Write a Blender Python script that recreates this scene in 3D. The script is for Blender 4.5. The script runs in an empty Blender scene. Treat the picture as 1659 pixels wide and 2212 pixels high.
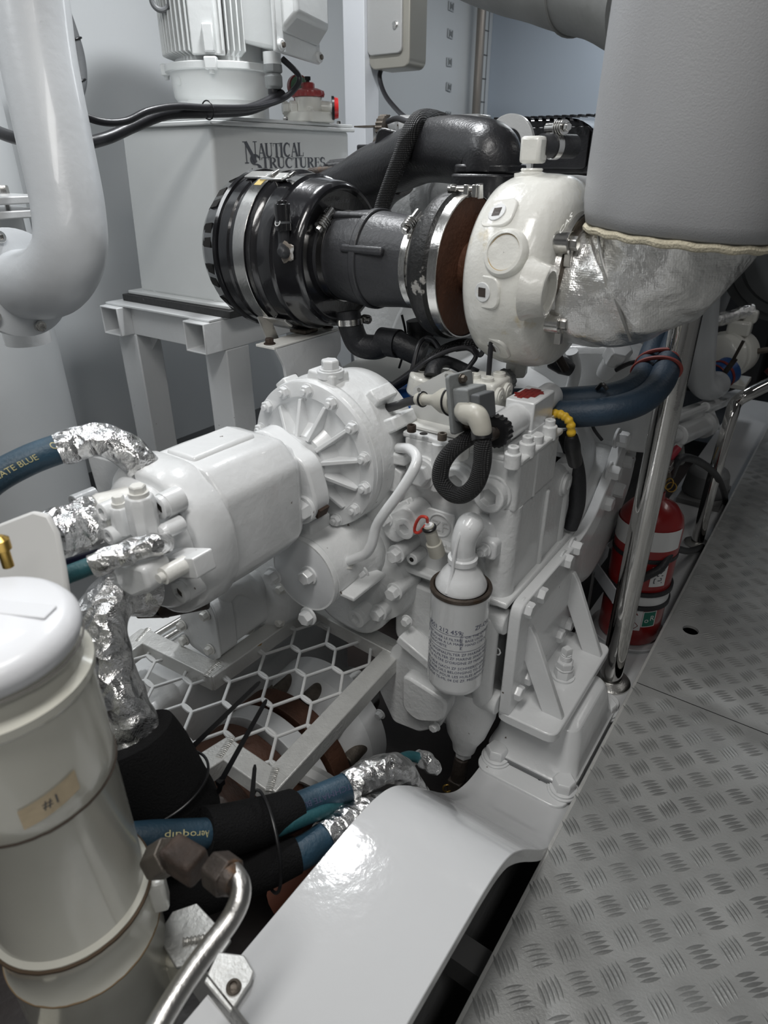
import bpy, bmesh, math, random
from mathutils import Vector as V, Matrix as M, noise
random.seed(7)
PI = math.pi
scn = bpy.context.scene
COL = scn.collection

# ---------------------------------------------------------------- camera
FPX = 1420.0
PITCH = math.radians(28.0); YAW = math.radians(35.0); CAMH = 1.15
cam = bpy.data.cameras.new('camera'); camo = bpy.data.objects.new('camera', cam); COL.objects.link(camo)
cam.sensor_fit = 'VERTICAL'; cam.sensor_height = 36.0; cam.lens = 36.0 * FPX / 2212.0
cam.dof.use_dof = True; cam.dof.focus_distance = 1.5; cam.dof.aperture_fstop = 5.6
cam.clip_start = 0.02; cam.clip_end = 60
camo.location = (0, 0, CAMH)
camo.rotation_euler = (PI/2 - PITCH, 0, YAW)
scn.camera = camo

# ---------------------------------------------------------------- light, exposure
scn.view_settings.view_transform = 'Standard'; scn.view_settings.look = 'None'
scn.view_settings.gamma = 1.0; scn.view_settings.use_curve_mapping = False
scn.view_settings.exposure = 0.0
w = bpy.data.worlds.new('world'); scn.world = w; w.use_nodes = True
w.node_tree.nodes['Background'].inputs[0].default_value = (.6, .65, .7, 1)
w.node_tree.nodes['Background'].inputs[1].default_value = 0.0
def area(name, loc, sx, sy, watts, col=(1, .985, .96), rot=(0, 0, 0)):
    l = bpy.data.lights.new(name, 'AREA'); l.shape = 'RECTANGLE'; l.size = sx; l.size_y = sy
    l.energy = watts; l.color = col
    o = bpy.data.objects.new(name, l); o.location = loc; o.rotation_euler = rot; COL.objects.link(o); return o
area('ceiling_lamp', (-.40, .0, 2.34), .30, 1.25, 21)
area('ceiling_lamp.001', (-1.38, 1.60, 2.34), .15, .19, 22, (.96, .98, 1))
area('fill_light_right', (.60, -.45, 2.34), .30, 1.25, 8)  # unseen fill light added to brighten the gearbox side
area('fill_light_far', (.9, 3.1, 2.34), .30, 1.25, 4)  # extra light added to lift the dark far right end
area('fill_light_left', (-1.80, .35, 2.34), .30, 1.25, 11, (.95, .98, 1))  # unseen fill that brightens the left wall and pump side
area('fill_light_back', (-1.2, 4.0, 2.34), .30, 1.25, 14, (.93, .97, 1))  # light added to brighten the blue back wall

# the same pinhole used for measuring: a pixel of the 1659 x 2212 photograph meets a plane of the room
_h = V((-math.sin(YAW), math.cos(YAW), 0)); _r = V((math.cos(YAW), math.sin(YAW), 0)); _z = V((0, 0, 1))
_f = _h*math.cos(PITCH) - _z*math.sin(PITCH); _u = _h*math.sin(PITCH) + _z*math.cos(PITCH)
_C = V((0, 0, CAMH))
def _ray(x, y): return _f + _r*((x-829.5)/FPX) - _u*((y-1106)/FPX)
def Xp(x, y, v): d = _ray(x, y); return _C + d*(v/d.x)
def Yp(x, y, v): d = _ray(x, y); return _C + d*(v/d.y)
def Zp(x, y, v): d = _ray(x, y); return _C + d*((v-CAMH)/d.z)
def T(x, y, t): return _C + _ray(x, y)*t

# ---------------------------------------------------------------- materials
def mat(name, col, rough=.5, metal=0., coat=0., bump=0., bscale=80., var=.0, vscale=3., specks=None, specks2=None,
        weave=0., wscale=400., detail=4., voro=0., vosc=30., grid=0., gsc=220., aniso=0., spec=.5, rvar=0.):
    m = bpy.data.materials.new(name); m.use_nodes = True
    nt = m.node_tree; N = nt.nodes; L = nt.links
    b = N['Principled BSDF']
    b.inputs['Roughness'].default_value = rough; b.inputs['Metallic'].default_value = metal
    b.inputs['Coat Weight'].default_value = coat; b.inputs['Coat Roughness'].default_value = .08
    b.inputs['Specular IOR Level'].default_value = spec
    if aniso: b.inputs['Anisotropic'].default_value = aniso
    tc = N.new('ShaderNodeTexCoord'); co = tc.outputs['Object']
    def nz(scale, det=3., rg=.55):
        n = N.new('ShaderNodeTexNoise'); n.inputs['Scale'].default_value = scale; n.inputs['Detail'].default_value = det
        n.inputs['Roughness'].default_value = rg; L.new(co, n.inputs['Vector']); return n.outputs['Fac']
    def ramp(fac, a, c):
        r = N.new('ShaderNodeMapRange'); r.inputs[1].default_value = a; r.inputs[2].default_value = c; r.clamp = True
        L.new(fac, r.inputs[0]); return r.outputs[0]
    def mix(fac, A, B):
        x = N.new('ShaderNodeMix'); x.data_type = 'RGBA'
        if isinstance(fac, float): x.inputs[0].default_value = fac
        else: L.new(fac, x.inputs[0])
        for i, q in ((6, A), (7, B)):
            if isinstance(q, tuple): x.inputs[i].default_value = (*q, 1)
            else: L.new(q, x.inputs[i])
        return x.outputs[2]
    c = tuple(col)
    if var:
        c = mix(ramp(nz(vscale, 5), .3, .7), tuple(v*(1-var) for v in col), tuple(min(1, v*(1+var)) for v in col))
    for sp in (specks, specks2):
        if sp:
            scol, ssc, th, wd = sp
            c = mix(ramp(nz(ssc, 6, .62), th, th+wd), c, scol)
    if isinstance(c, tuple): b.inputs['Base Color'].default_value = (*c, 1)
    else: L.new(c, b.inputs['Base Color'])
    if rvar:
        mr = N.new('ShaderNodeMapRange'); mr.inputs[3].default_value = rough*(1-rvar); mr.inputs[4].default_value = min(1, rough*(1+rvar))
        mr.inputs[1].default_value = .3; mr.inputs[2].default_value = .7
        L.new(nz(vscale*4, 5), mr.inputs[0]); L.new(mr.outputs[0], b.inputs['Roughness'])
    hgt = None
    def addh(s, k):
        nonlocal hgt
        x = N.new('ShaderNodeMath'); x.operation = 'MULTIPLY'; L.new(s, x.inputs[0]); x.inputs[1].default_value = k
        if hgt is None: hgt = x.outputs[0]
        else:
            y = N.new('ShaderNodeMath'); y.operation = 'ADD'; L.new(hgt, y.inputs[0]); L.new(x.outputs[0], y.inputs[1]); hgt = y.outputs[0]
    if bump: addh(nz(bscale, detail), bump)
    if voro:
        v = N.new('ShaderNodeTexVoronoi'); v.feature = 'F1'; v.inputs['Scale'].default_value = vosc
        n = N.new('ShaderNodeTexNoise'); n.inputs['Scale'].default_value = vosc*.4; L.new(co, n.inputs['Vector'])
        va = N.new('ShaderNodeVectorMath'); va.operation = 'MULTIPLY_ADD'; L.new(n.outputs['Color'], va.inputs[0])
        va.inputs[1].default_value = (.06, .06, .06); L.new(co, va.inputs[2]); L.new(va.outputs[0], v.inputs['Vector'])
        addh(v.outputs['Distance'], voro)
    if weave or grid:
        for d in ('X', 'Z'):
            wv = N.new('ShaderNodeTexWave'); wv.bands_direction = d; wv.inputs['Scale'].default_value = wscale if weave else gsc
            wv.inputs['Distortion'].default_value = .3 if weave else .8
            L.new(co, wv.inputs['Vector']); addh(wv.outputs['Fac'], weave or grid)
    if hgt is not None:
        bp = N.new('ShaderNodeBump'); bp.inputs['Strength'].default_value = 1.0; bp.inputs['Distance'].default_value = .001
        L.new(hgt, bp.inputs['Height']); L.new(bp.outputs[0], b.inputs['Normal'])
    return m
CHIP = ((.10, .07, .05), 46., .712, .02)
RUST = ((.42, .22, .07), 9., .70, .08)
white = mat('white_gloss_paint', (.74, .75, .755), .26, coat=.35, bump=.9, bscale=55, var=.025, specks=CHIP)
whitec = mat('white_cast_paint', (.74, .75, .75), .34, coat=.25, bump=1.6, bscale=75, var=.04, vscale=5, specks=CHIP)
whiter = mat('white_paint_with_rust', (.76, .755, .72), .34, coat=.2, bump=1.2, bscale=70, var=.04, specks=((.55, .42, .22), 11., .68, .10), specks2=CHIP)
cream = mat('cream_paint', (.76, .755, .705), .24, coat=.5, bump=1.3, bscale=60, var=.03, specks=((.60, .48, .24), 10., .70, .08), specks2=((.3, .18, .08), 60., .76, .03))
turbom = mat('stained_turbo_paint', (.76, .755, .71), .25, coat=.45, bump=1.5, bscale=60, var=.04, specks=((.62, .50, .27), 8., .63, .12), specks2=((.34, .20, .08), 34., .71, .03))
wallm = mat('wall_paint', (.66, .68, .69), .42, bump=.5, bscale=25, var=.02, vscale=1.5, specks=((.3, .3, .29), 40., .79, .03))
dimm = mat('low_bounce_grey', (.20, .20, .20), .6, bump=.6, bscale=20, var=.1)  # unseen walls and ceiling made dark to cut bounced fill light
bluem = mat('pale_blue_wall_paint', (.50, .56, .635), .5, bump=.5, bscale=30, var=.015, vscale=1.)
tankm = mat('tank_paint', (.66, .675, .67), .32, coat=.15, bump=.7, bscale=40, var=.03, specks=((.3, .28, .25), 30., .78, .02))
greyp = mat('pale_grey_pipe_paint', (.60, .62, .64), .36, coat=.2, bump=.8, bscale=45, var=.03, specks=((.3, .3, .3), 40., .79, .02))
alu = mat('aluminium', (.68, .68, .66), .42, .45, bump=1.2, bscale=160, var=.08, vscale=14, specks=((.30, .28, .25), 70., .70, .05), rvar=.2)
plate = mat('tread_plate', (.42, .425, .418), .46, .30, bump=.9, bscale=200, var=.26, vscale=3.2, specks=((.16, .155, .15), 38., .66, .12), specks2=((.55, .53, .46), 5., .70, .12), rvar=.25)
lens = mat('tread_bar', (.27, .275, .27), .44, .30, bump=.7, bscale=250, var=.18, vscale=8)
steel = mat('stainless_steel', (.68, .67, .65), .20, 1., bump=.3, bscale=120, var=.05, rvar=.3)
brushed = mat('brushed_stainless', (.60, .59, .57), .30, 1., bump=.5, bscale=300, var=.05)
chrome = mat('polished_stainless', (.66, .65, .63), .09, 1., bump=.5, bscale=25, var=.06, vscale=8)
darksteel = mat('dark_steel', (.14, .12, .10), .5, .7, bump=2, bscale=120, var=.3, vscale=40)
rust = mat('rusty_steel', (.048, .032, .024), .7, .2, bump=3, bscale=90, var=.5, vscale=22, specks=((.06, .045, .04), 25., .55, .15))
brown = mat('brown_rusted_iron', (.085, .036, .02), .62, .2, bump=2, bscale=120, var=.3, vscale=15)
rustw = mat('rust_stained_fitting', (.050, .040, .034), .55, .35, bump=2.5, bscale=70, var=.4, vscale=24, specks=((.13, .07, .035), 20., .60, .1))
blackg = mat('black_gloss_enamel', (.012, .012, .014), .20, coat=.6, bump=.8, bscale=40, var=.3, specks=((.20, .19, .18), 55., .765, .02))
blackc = mat('black_cast_enamel', (.014, .014, .016), .34, coat=.1, bump=.9, bscale=170, var=.3, specks=((.25, .25, .25), 60., .77, .02))
blackw = mat('worn_black_paint', (.016, .016, .016), .45, bump=2, bscale=120, var=.3, specks=((.36, .35, .33), 24., .60, .04))
rubber = mat('black_rubber', (.022, .023, .026), .48, bump=1.2, bscale=150, var=.25, vscale=10)
rubberd = mat('dusty_rubber', (.040, .041, .045), .42, bump=1, bscale=120, var=.3, vscale=8)
foam = mat('black_foam', (.006, .006, .0065), .9, bump=3, bscale=300, spec=.25)
braid = mat('braided_sleeve', (.016, .016, .017), .6, weave=1.6, wscale=90)
bluehose = mat('blue_hose', (.020, .055, .088), .48, bump=1., bscale=200, var=.25, vscale=18, specks=((.13, .17, .19), 45., .68, .06))
tealhose = mat('teal_hose', (.016, .085, .100), .45, bump=1., bscale=200, var=.2, vscale=18)
navyhose = mat('navy_hose', (.016, .036, .062), .55, bump=1., bscale=160, var=.2, vscale=12)
royal = mat('royal_blue_hose', (.015, .075, .25), .42, bump=1., bscale=100, var=.2, vscale=10)
foil = mat('silver_foil_tape', (.80, .80, .80), .17, 1., bump=7, bscale=34, detail=4, voro=9, vosc=38, grid=.12, gsc=260, var=.08, vscale=9, rvar=.3)
foilb = mat('silver_foil_cloth', (.84, .835, .82), .30, .9, bump=9, bscale=17, detail=6, voro=6, vosc=13, grid=.06, gsc=90, var=.10, vscale=9, specks=((.06, .055, .05), 7., .66, .05), specks2=((.42, .38, .28), 9., .62, .12))
fabric = mat('grey_silicone_cloth', (.33, .335, .345), .46, bump=.5, bscale=420, detail=2, var=.05, vscale=4, specks=((.4, .4, .41), 14., .78, .03))
lagging = mat('grey_lagging', (.22, .225, .22), .5, bump=3, bscale=14, var=.15, vscale=6)
rope = mat('cream_rope', (.60, .55, .42), .85, bump=4, bscale=260, var=.15, vscale=40)
red = mat('red_plastic', (.33, .05, .05), .4, coat=.2, bump=.5, bscale=60, var=.1)
redg = mat('red_enamel', (.30, .014, .014), .28, coat=.4, bump=.4, bscale=40, var=.12)
redw = mat('red_wire', (.62, .05, .03), .45)
yellow = mat('yellow_sleeve', (.72, .45, .03), .5, bump=1, bscale=150, var=.15, vscale=30)
greyplas = mat('grey_plastic', (.20, .21, .21), .5, bump=.7, bscale=150)
darkgrey = mat('dark_grey_plastic', (.09, .095, .10), .5, bump=.5, bscale=150)
cable = mat('black_cable', (.018, .018, .021), .38, bump=.4, bscale=80)
conduit = mat('grey_conduit', (.13, .135, .14), .5, bump=1, bscale=90, var=.15)
tie = mat('black_nylon', (.008, .008, .009), .35)
hole = mat('dark_recess', (.006, .005, .004), .9)
inkm = mat('dark_grey_ink', (.085, .09, .105), .5)
inkb = mat('blue_ink', (.07, .075, .14), .5)
inky = mat('pale_yellow_ink', (.55, .50, .26), .55)
labelw = mat('white_label', (.72, .73, .73), .45)
labelb = mat('blue_label', (.022, .03, .12), .4)
labelg = mat('green_label', (.01, .16, .11), .45)
tape = mat('masking_tape', (.60, .49, .33), .6, bump=.6, bscale=90, var=.12, vscale=30)
beige = mat('beige_plastic', (.46, .445, .39), .4, bump=.5, bscale=80, var=.05)
brass = mat('brass', (.55, .36, .10), .28, 1.)
redink = mat('dark_red_paint', (.20, .015, .012), .5, bump=2, bscale=120)
yelstick = mat('yellow_sticker', (.60, .46, .16), .5)
bilgem = mat('bilge_paint', (.028, .022, .02), .35, bump=2, bscale=12, var=.4, vscale=5)
gasket = mat('black_gasket', (.02, .02, .02), .5, bump=2, bscale=60, specks=((.4, .4, .4), 26., .62, .05))

# ---------------------------------------------------------------- mesh helpers
ORG = {}
def frame(ax, up=None):
    w_ = V(ax).normalized()
    u_ = V(up) if up is not None else (V((0, 0, 1)) if abs(w_.z) < .9 else V((1, 0, 0)))
    u_ = (u_ - w_*u_.dot(w_)).normalized(); v_ = w_.cross(u_)
    return u_, v_, w_
def spline(pts, k=8, closed=False):
    pts = [V(p) for p in pts]; out = []; n = len(pts)
    for i in range(n if closed else n-1):
        g = (lambda j: pts[j % n]) if closed else (lambda j: pts[max(0, min(n-1, j))])
        a, b, c, d = g(i-1), g(i), g(i+1), g(i+2)
        for s in range(k):
            t = s/k
            out.append(.5*((2*b) + (c-a)*t + (2*a-5*b+4*c-d)*t*t + (3*b-a-3*c+d)*t**3))
    if not closed: out.append(pts[-1])
    return out
class MB:
    def __init__(s): s.bm = bmesh.new()
    def face(s, vs):
        try: return s.bm.faces.new(vs)
        except ValueError: return None
    def rings(s, rs, cap0=True, cap1=True, closed=False):
        R = [[s.bm.verts.new(p) for p in r] for r in rs]; n = len(R[0])
        m = len(R)
        for i in range(m if closed else m-1):
            a, b = R[i], R[(i+1) % m]
            for j in range(n): s.face((a[j], a[(j+1) % n], b[(j+1) % n], b[j]))
        if not closed:
            if cap0: s.face(R[0][::-1])
            if cap1: s.face(R[-1])
        return s
    def box(s, c, d, rot=None):
        c = V(c); h = V(d)/2; R = rot or M.Identity(3)
        P = [c + R @ V((x*h.x, y*h.y, z*h.z)) for z in (-1, 1) for x, y in ((-1, -1), (1, -1), (1, 1), (-1, 1))]
        return s.rings([P[:4], P[4:]])
    def bar(s, p0, p1, w_, t_, up=None):
        p0 = V(p0); p1 = V(p1); u_, v_, a = frame(p1-p0, up)
        rg = lambda p: [p + u_*(x*t_/2) + v_*(y*w_/2) for x, y in ((-1, -1), (1, -1), (1, 1), (-1, 1))]
        return s.rings([rg(p0), rg(p1)])
    def cyl(s, p0, p1, r0, r1=None, n=32):
        p0 = V(p0); p1 = V(p1); r1 = r0 if r1 is None else r1
        u_, v_, a = frame(p1-p0)
        rg = lambda p, r: [p + (u_*math.cos(2*PI*i/n) + v_*math.sin(2*PI*i/n))*r for i in range(n)]
        return s.rings([rg(p0, r0), rg(p1, r1)])
    def lathe(s, o, ax, prof, n=48, up=None, rfun=None):
        o = V(o); u_, v_, a = frame(ax, up); rs = []
        for t, r in prof:
            rs.append([o + a*t + (u_*math.cos(2*PI*i/n) + v_*math.sin(2*PI*i/n))*(max(r, 1e-5)*(rfun(2*PI*i/n, t) if rfun else 1)) for i in range(n)])
        return s.rings(rs)
    def tube(s, pts, r, n=16, k=8, smooth=True, wob=0., wsc=30., closed=False, flat=None):
        P = spline(pts, k, closed) if smooth else [V(p) for p in pts]
        m = len(P); rs = []; u_ = None
        for i, p in enumerate(P):
            if closed: t = (P[(i+1) % m]-P[i-1])
            else: t = P[min(i+1, m-1)] - P[max(i-1, 0)]
            t.normalize()
            if u_ is None: u_ = frame(t)[0]
            u_ = (u_ - t*u_.dot(t)).normalized(); v_ = t.cross(u_)
            if callable(r): ri = r(i/(m-1))
            elif isinstance(r, (list, tuple)):
                x = i/(m-1)*(len(r)-1); j = min(int(x), len(r)-2); ri = r[j]*(1-x+j)+r[j+1]*(x-j)
            else: ri = r
            rg = []
            for q in range(n):
                d = u_*math.cos(2*PI*q/n) + v_*math.sin(2*PI*q/n)
                if flat is not None: d = d - flat[0]*d.dot(flat[0])*(1-flat[1])
                pt = p + d*ri
                if wob: pt += d*wob*noise.noise(pt*wsc)
                rg.append(pt)
            rs.append(rg)
        return s.rings(rs, closed=closed)
    def prism(s, pts, o, U, W_, d):
        o = V(o); U = V(U).normalized(); W_ = V(W_).normalized(); n_ = U.cross(W_)
        A = [o + U*x + W_*y for x, y in pts]
        return s.rings([A, [p + n_*d for p in A]])
    def hexa(s, p, ax, af, h, rot=0., n=6):
        p = V(p); u_, v_, a = frame(ax); r = af/2/math.cos(PI/n)
        rg = lambda q, k: [q + (u_*math.cos(2*PI*i/n+rot) + v_*math.sin(2*PI*i/n+rot))*r*k for i in range(n)]
        return s.rings([rg(p, 1), rg(p+a*h*.82, 1), rg(p+a*h, .86)])
    def bolt(s, p, ax, af=.018, h=None, washer=True, rot=None):
        p = V(p); a = V(ax).normalized(); h = h or af*.62
        if washer: s.cyl(p-a*af*.05, p+a*af*.13, af*.74, n=24); p = p + a*af*.12
        return s.hexa(p, a, af, h, random.random() if rot is None else rot)
    def socket(s, p, ax, r, h):
        u_, v_, a = frame(ax); p = V(p); n = 24
        c = lambda q, rr: [q + (u_*math.cos(2*PI*i/n) + v_*math.sin(2*PI*i/n))*rr for i in range(n)]
        hx = lambda q, rr: [q + (u_*math.cos(2*PI*i/n) + v_*math.sin(2*PI*i/n))*rr/max(.001, math.cos((2*PI*i/n) % (PI/3)-PI/6)) for i in range(n)]
        return s.rings([c(p, r), c(p+a*h*.9, r), c(p+a*h, r*.92), hx(p+a*h, r*.5), hx(p+a*h*.35, r*.48)])
    def torus(s, c, ax, R, r, n=40, m=10, a0=0., a1=2*PI, up=None):
        c = V(c); u_, v_, a = frame(ax, up); full = abs(a1-a0-2*PI) < 1e-4; rs = []
        cnt = n if full else n+1
        for i in range(cnt):
            t = a0 + (a1-a0)*i/n; d = u_*math.cos(t)+v_*math.sin(t)
            rs.append([c + d*(R + r*math.cos(2*PI*j/m)) + a*(r*math.sin(2*PI*j/m)) for j in range(m)])
        return s.rings(rs, closed=full)
    def band(s, c, ax, r, wd, th=.0015, n=56, a0=0., a1=2*PI, up=None):
        c = V(c); u_, v_, a = frame(ax, up); full = abs(a1-a0-2*PI) < 1e-4; rs = []
        for i in range(n if full else n+1):
            t = a0+(a1-a0)*i/n; d = u_*math.cos(t)+v_*math.sin(t)
            rs.append([c+d*r-a*wd/2, c+d*(r+th)-a*wd/2, c+d*(r+th)+a*wd/2, c+d*r+a*wd/2])
        return s.rings(rs, closed=full)
    def build(s, name, m, parent=None, bev=0., seg=2, ang=35, label=None, cat=None, group=None, kind=None):
        bm = s.bm
        bmesh.ops.recalc_face_normals(bm, faces=bm.faces)
        me = bpy.data.meshes.new(name)
        if parent is not None: o0 = ORG[parent]
        else:
            xs = [v.co for v in bm.verts]
            o0 = V(((min(p.x for p in xs)+max(p.x for p in xs))/2, (min(p.y for p in xs)+max(p.y for p in xs))/2, min(p.z for p in xs)))
            if kind == 'structure': o0 = V((0, 0, 0))
        bmesh.ops.translate(bm, verts=bm.verts, vec=-o0)
        bm.to_mesh(me); bm.free()
        me.polygons.foreach_set('use_smooth', [True]*len(me.polygons))
        try: me.set_sharp_from_angle(angle=math.radians(ang))
        except Exception: pass
        me.materials.append(m)
        o = bpy.data.objects.new(name, me); COL.objects.link(o)
        if parent is not None: o.parent = parent
        else: o.location = o0
        ORG[o] = o0
        if bev:
            b = o.modifiers.new('bevel', 'BEVEL'); b.width = bev; b.segments = seg; b.limit_method = 'ANGLE'
            b.angle_limit = math.radians(ang); b.harden_normals = False
            b.use_clamp_overlap = True
        if label: o['label'] = label
        if cat: o['category'] = cat
        if group: o['group'] = group
        if kind: o['kind'] = kind
        return o
def thing(name, label, cat, loc, group=None):
    o = bpy.data.objects.new(name, None); COL.objects.link(o); o.location = loc
    o.empty_display_size = .02
    o['label'] = label; o['category'] = cat
    if group: o['group'] = group
    ORG[o] = V(loc); return o
def rrect(a, b, r, k=4):
    out = []
    for cx, cy, t0 in ((a-r, b-r, 0), (-a+r, b-r, 1), (-a+r, -b+r, 2), (a-r, -b+r, 3)):
        for i in range(k+1):
            t = (t0 + i/k)*PI/2; out.append((cx+r*math.cos(t), cy+r*math.sin(t)))
    return out
def poly_round(pts, r, k=4):
    out = []; n = len(pts)
    for i in range(n):
        p = V(pts[i]).to_2d() if len(pts[i]) > 2 else V(pts[i]); a = V(pts[i-1]); b = V(pts[(i+1) % n])
        rr = min(r, (a-p).length*.45, (b-p).length*.45)
        A = p+(a-p).normalized()*rr; B = p+(b-p).normalized()*rr
        for j in range(k+1):
            t = j/k; out.append(tuple(A*(1-t)**2 + p*2*t*(1-t) + B*t*t))
    return out
def text_mesh(body, size, align='LEFT'):
    c = bpy.data.curves.new('txt', 'FONT'); c.body = body; c.size = size; c.align_x = align; c.resolution_u = 2
    o = bpy.data.objects.new('txt', c); COL.objects.link(o)
    me = bpy.data.meshes.new_from_object(o.evaluated_get(bpy.context.evaluated_depsgraph_get()))
    vs = [v.co.copy() for v in me.vertices]; fs = [list(p.vertices) for p in me.polygons]
    bpy.data.objects.remove(o); bpy.data.meshes.remove(me); bpy.data.curves.remove(c)
    return vs, fs
def text_on(mb, body, size, fn, align='LEFT', sub=0.):
    vs, fs = text_mesh(body, size, align)
    bm = bmesh.new(); B = [bm.verts.new(v) for v in vs]
    for f_ in fs:
        try: bm.faces.new([B[i] for i in f_])
        except ValueError: pass
    bmesh.ops.triangulate(bm, faces=bm.faces)
    if sub:
        for _ in range(3):
            es = [e for e in bm.edges if abs(e.verts[0].co.x-e.verts[1].co.x) > sub]
            if not es: break
            bmesh.ops.subdivide_edges(bm, edges=es, cuts=1)
            bmesh.ops.triangulate(bm, faces=bm.faces)
    bm.verts.ensure_lookup_table()
    W_ = {v: mb.bm.verts.new(fn(v.co.x, v.co.y)) for v in bm.verts}
    for f_ in bm.faces: mb.face([W_[v] for v in f_.verts])
    bm.free()
def flatmap(o, U, W_, lift=.0006):
    o = V(o); U = V(U).normalized(); W_ = V(W_).normalized(); n_ = U.cross(W_)
    return lambda x, y: o + U*x + W_*y + n_*lift
def bolts(parent, pts, ax, af=.018, m=None, name='bolt', h=None, washer=True):
    for p in pts: MB().bolt(p, ax, af, h, washer).build(name, m or whitec, parent, bev=.0006, seg=1)
def sockets(parent, pts, ax, r=.012, h=.01, m=None, name='socket_screw'):
    for p in pts: MB().socket(p, ax, r, h).build(name, m or whitec, parent)
def clamp(parent, c, ax, r, wd=.013, up=(0, 0, 1), ang=0., m=None, name='hose_clamp', screw=1.):
    """a worm-drive hose clip: band with a screw housing"""
    o = MB().band(c, ax, r, wd, .0016).build(name, m or steel, parent)
    u_, v_, a = frame(ax, up); d = u_*math.cos(ang)+v_*math.sin(ang); tng = a.cross(d)
    q = V(c)+d*(r+.007*screw)
    b = MB().cyl(q-tng*.018*screw, q+tng*.016*screw, .0065*screw, n=20)
    for i in range(4): b.cyl(q+tng*(.002+.0045*i)*screw, q+tng*(.0045+.0045*i)*screw, .0095*screw, n=24)
    b.hexa(q+tng*.019*screw, tng, .010*screw, .007*screw)
    b.build('worm_screw', m or steel, o, bev=.0004, seg=1)
    return o
X_ = V((1, 0, 0)); Y_ = V((0, 1, 0)); Z_ = V((0, 0, 1))
# ================================================================ the compartment
S = 'structure'
def slab(name, c, d, m, bev=0): return MB().box(c, d).build(name, m, kind=S, bev=bev)
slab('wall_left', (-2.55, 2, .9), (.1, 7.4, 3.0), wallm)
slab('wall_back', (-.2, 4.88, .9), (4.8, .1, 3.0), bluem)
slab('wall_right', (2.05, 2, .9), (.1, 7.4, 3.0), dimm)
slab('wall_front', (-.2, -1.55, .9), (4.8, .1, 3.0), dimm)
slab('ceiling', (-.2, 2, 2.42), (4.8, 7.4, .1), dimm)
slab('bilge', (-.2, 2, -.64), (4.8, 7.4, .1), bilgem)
# side deck under the tank stand (painted ledge along the hull)
slab('floor_ledge', (-2.05, 2.2, -.04), (.95, 6.4, .04), mat('dark_deck_paint', (.075, .078, .08), .5, bump=1, bscale=20))

# tread plate walkway: plates with raised five-bar pattern; a round finger hole in the second one
SEAM = 1.39; FX = -.2; FX1 = 1.95; FY0 = -1.4; FY1 = 4.8
hc = Zp(1492, 1361, 0); hr = .021
def plate_mesh(name, y0, y1, with_hole):
    b = MB(); bm = b.bm
    if not with_hole: b.box(((FX+FX1)/2, (y0+y1)/2, -.004), (FX1-FX, y1-y0, .008))
    else:
        s_ = .05; xs = (FX, hc.x-s_, hc.x+s_, FX1); ys = (y0, hc.y-s_, hc.y+s_, y1)
        for i in range(3):
            for j in range(3):
                if (i, j) == (1, 1): continue
                vs = [bm.verts.new((x, y, 0)) for x, y in ((xs[i], ys[j]), (xs[i+1], ys[j]), (xs[i+1], ys[j+1]), (xs[i], ys[j+1]))]
                bm.faces.new(vs)
        n = 32; o_ = []; c_ = []; d_ = []
        for k in range(n):
            t = 2*PI*k/n; c, s = math.cos(t), math.sin(t); q = s_/max(abs(c), abs(s))
            o_.append(bm.verts.new((hc.x+c*q, hc.y+s*q, 0))); c_.append(bm.verts.new((hc.x+c*hr, hc.y+s*hr, 0)))
            d_.append(bm.verts.new((hc.x+c*hr, hc.y+s*hr, -.008)))
        for k in range(n):
            j = (k+1) % n; bm.faces.new((o_[k], o_[j], c_[j], c_[k])); bm.faces.new((c_[k], c_[j], d_[j], d_[k]))
        b.box(((FX+hc.x-s_)/2-.005, (y0+y1)/2, -.0075), (hc.x-s_-FX-.01, y1-y0-.01, .008))
        bm.verts.ensure_lookup_table()
    p = b.build(name, plate, kind=S)
    t = MB(); bm = t.bm
    e1 = V((.037, .0382, 0)); e2 = V((.0385, -.036, 0)); o0 = V((-.114, .979, 0))
    for i in range(-60, 110):
        for j in range(-60, 60):
            g = o0 + e1*i + e2*j
            if not (FX+.003 < g.x < 1.35 and y0+.004 < g.y < y1-.004 and g.y > -.25 and g.y < 4.4): continue
            if with_hole and (g-hc).length < .045: continue
            if g.x > .25 + .35*max(0, g.y): continue
            al, ac = (e2, e1) if (i+j) % 2 == 0 else (e1, e2)
            al = al.normalized(); ac = ac.normalized()
            for k in range(-2, 3):
                c = g + ac*(.0079*k) + al*(.0016*k*(1 if (i+j) % 2 else -1))
                L_ = .0192; W_ = .0034; H_ = .0013
                if c.x - L_ < FX+.002: 
                    if c.x < FX+.006: continue
                ps = [c-al*L_, c-al*L_*.45-ac*W_*.8, c-ac*W_, c+al*L_*.45-ac*W_*.8, c+al*L_, c+al*L_*.45+ac*W_*.8, c+ac*W_, c-al*L_*.45+ac*W_*.8]
                vb = [bm.verts.new((q.x, q.y, .0001)) for q in ps]
                r0 = bm.verts.new(tuple(c-al*L_*.55+V((0, 0, H_*.9)))); r1 = bm.verts.new(tuple(c+V((0, 0, H_)))); r2 = bm.verts.new(tuple(c+al*L_*.55+V((0, 0, H_*.9))))
                for f_ in ((vb[0], vb[1], r0), (vb[1], vb[2], r1, r0), (vb[2], vb[3], r2, r1), (vb[3], vb[4], r2),
                           (vb[4], vb[5], r2), (vb[5], vb[6], r1, r2), (vb[6], vb[7], r0, r1), (vb[7], vb[0], r0)): bm.faces.new(f_)
    if len(bm.verts):
        q = t.build(name+'_tread', lens, kind=S); q.parent = p; q['kind'] = S
    return p
plate_mesh('floor', FY0, SEAM-.0012, False)
plate_mesh('floor_2', SEAM+.0012, FY1, True)
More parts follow.
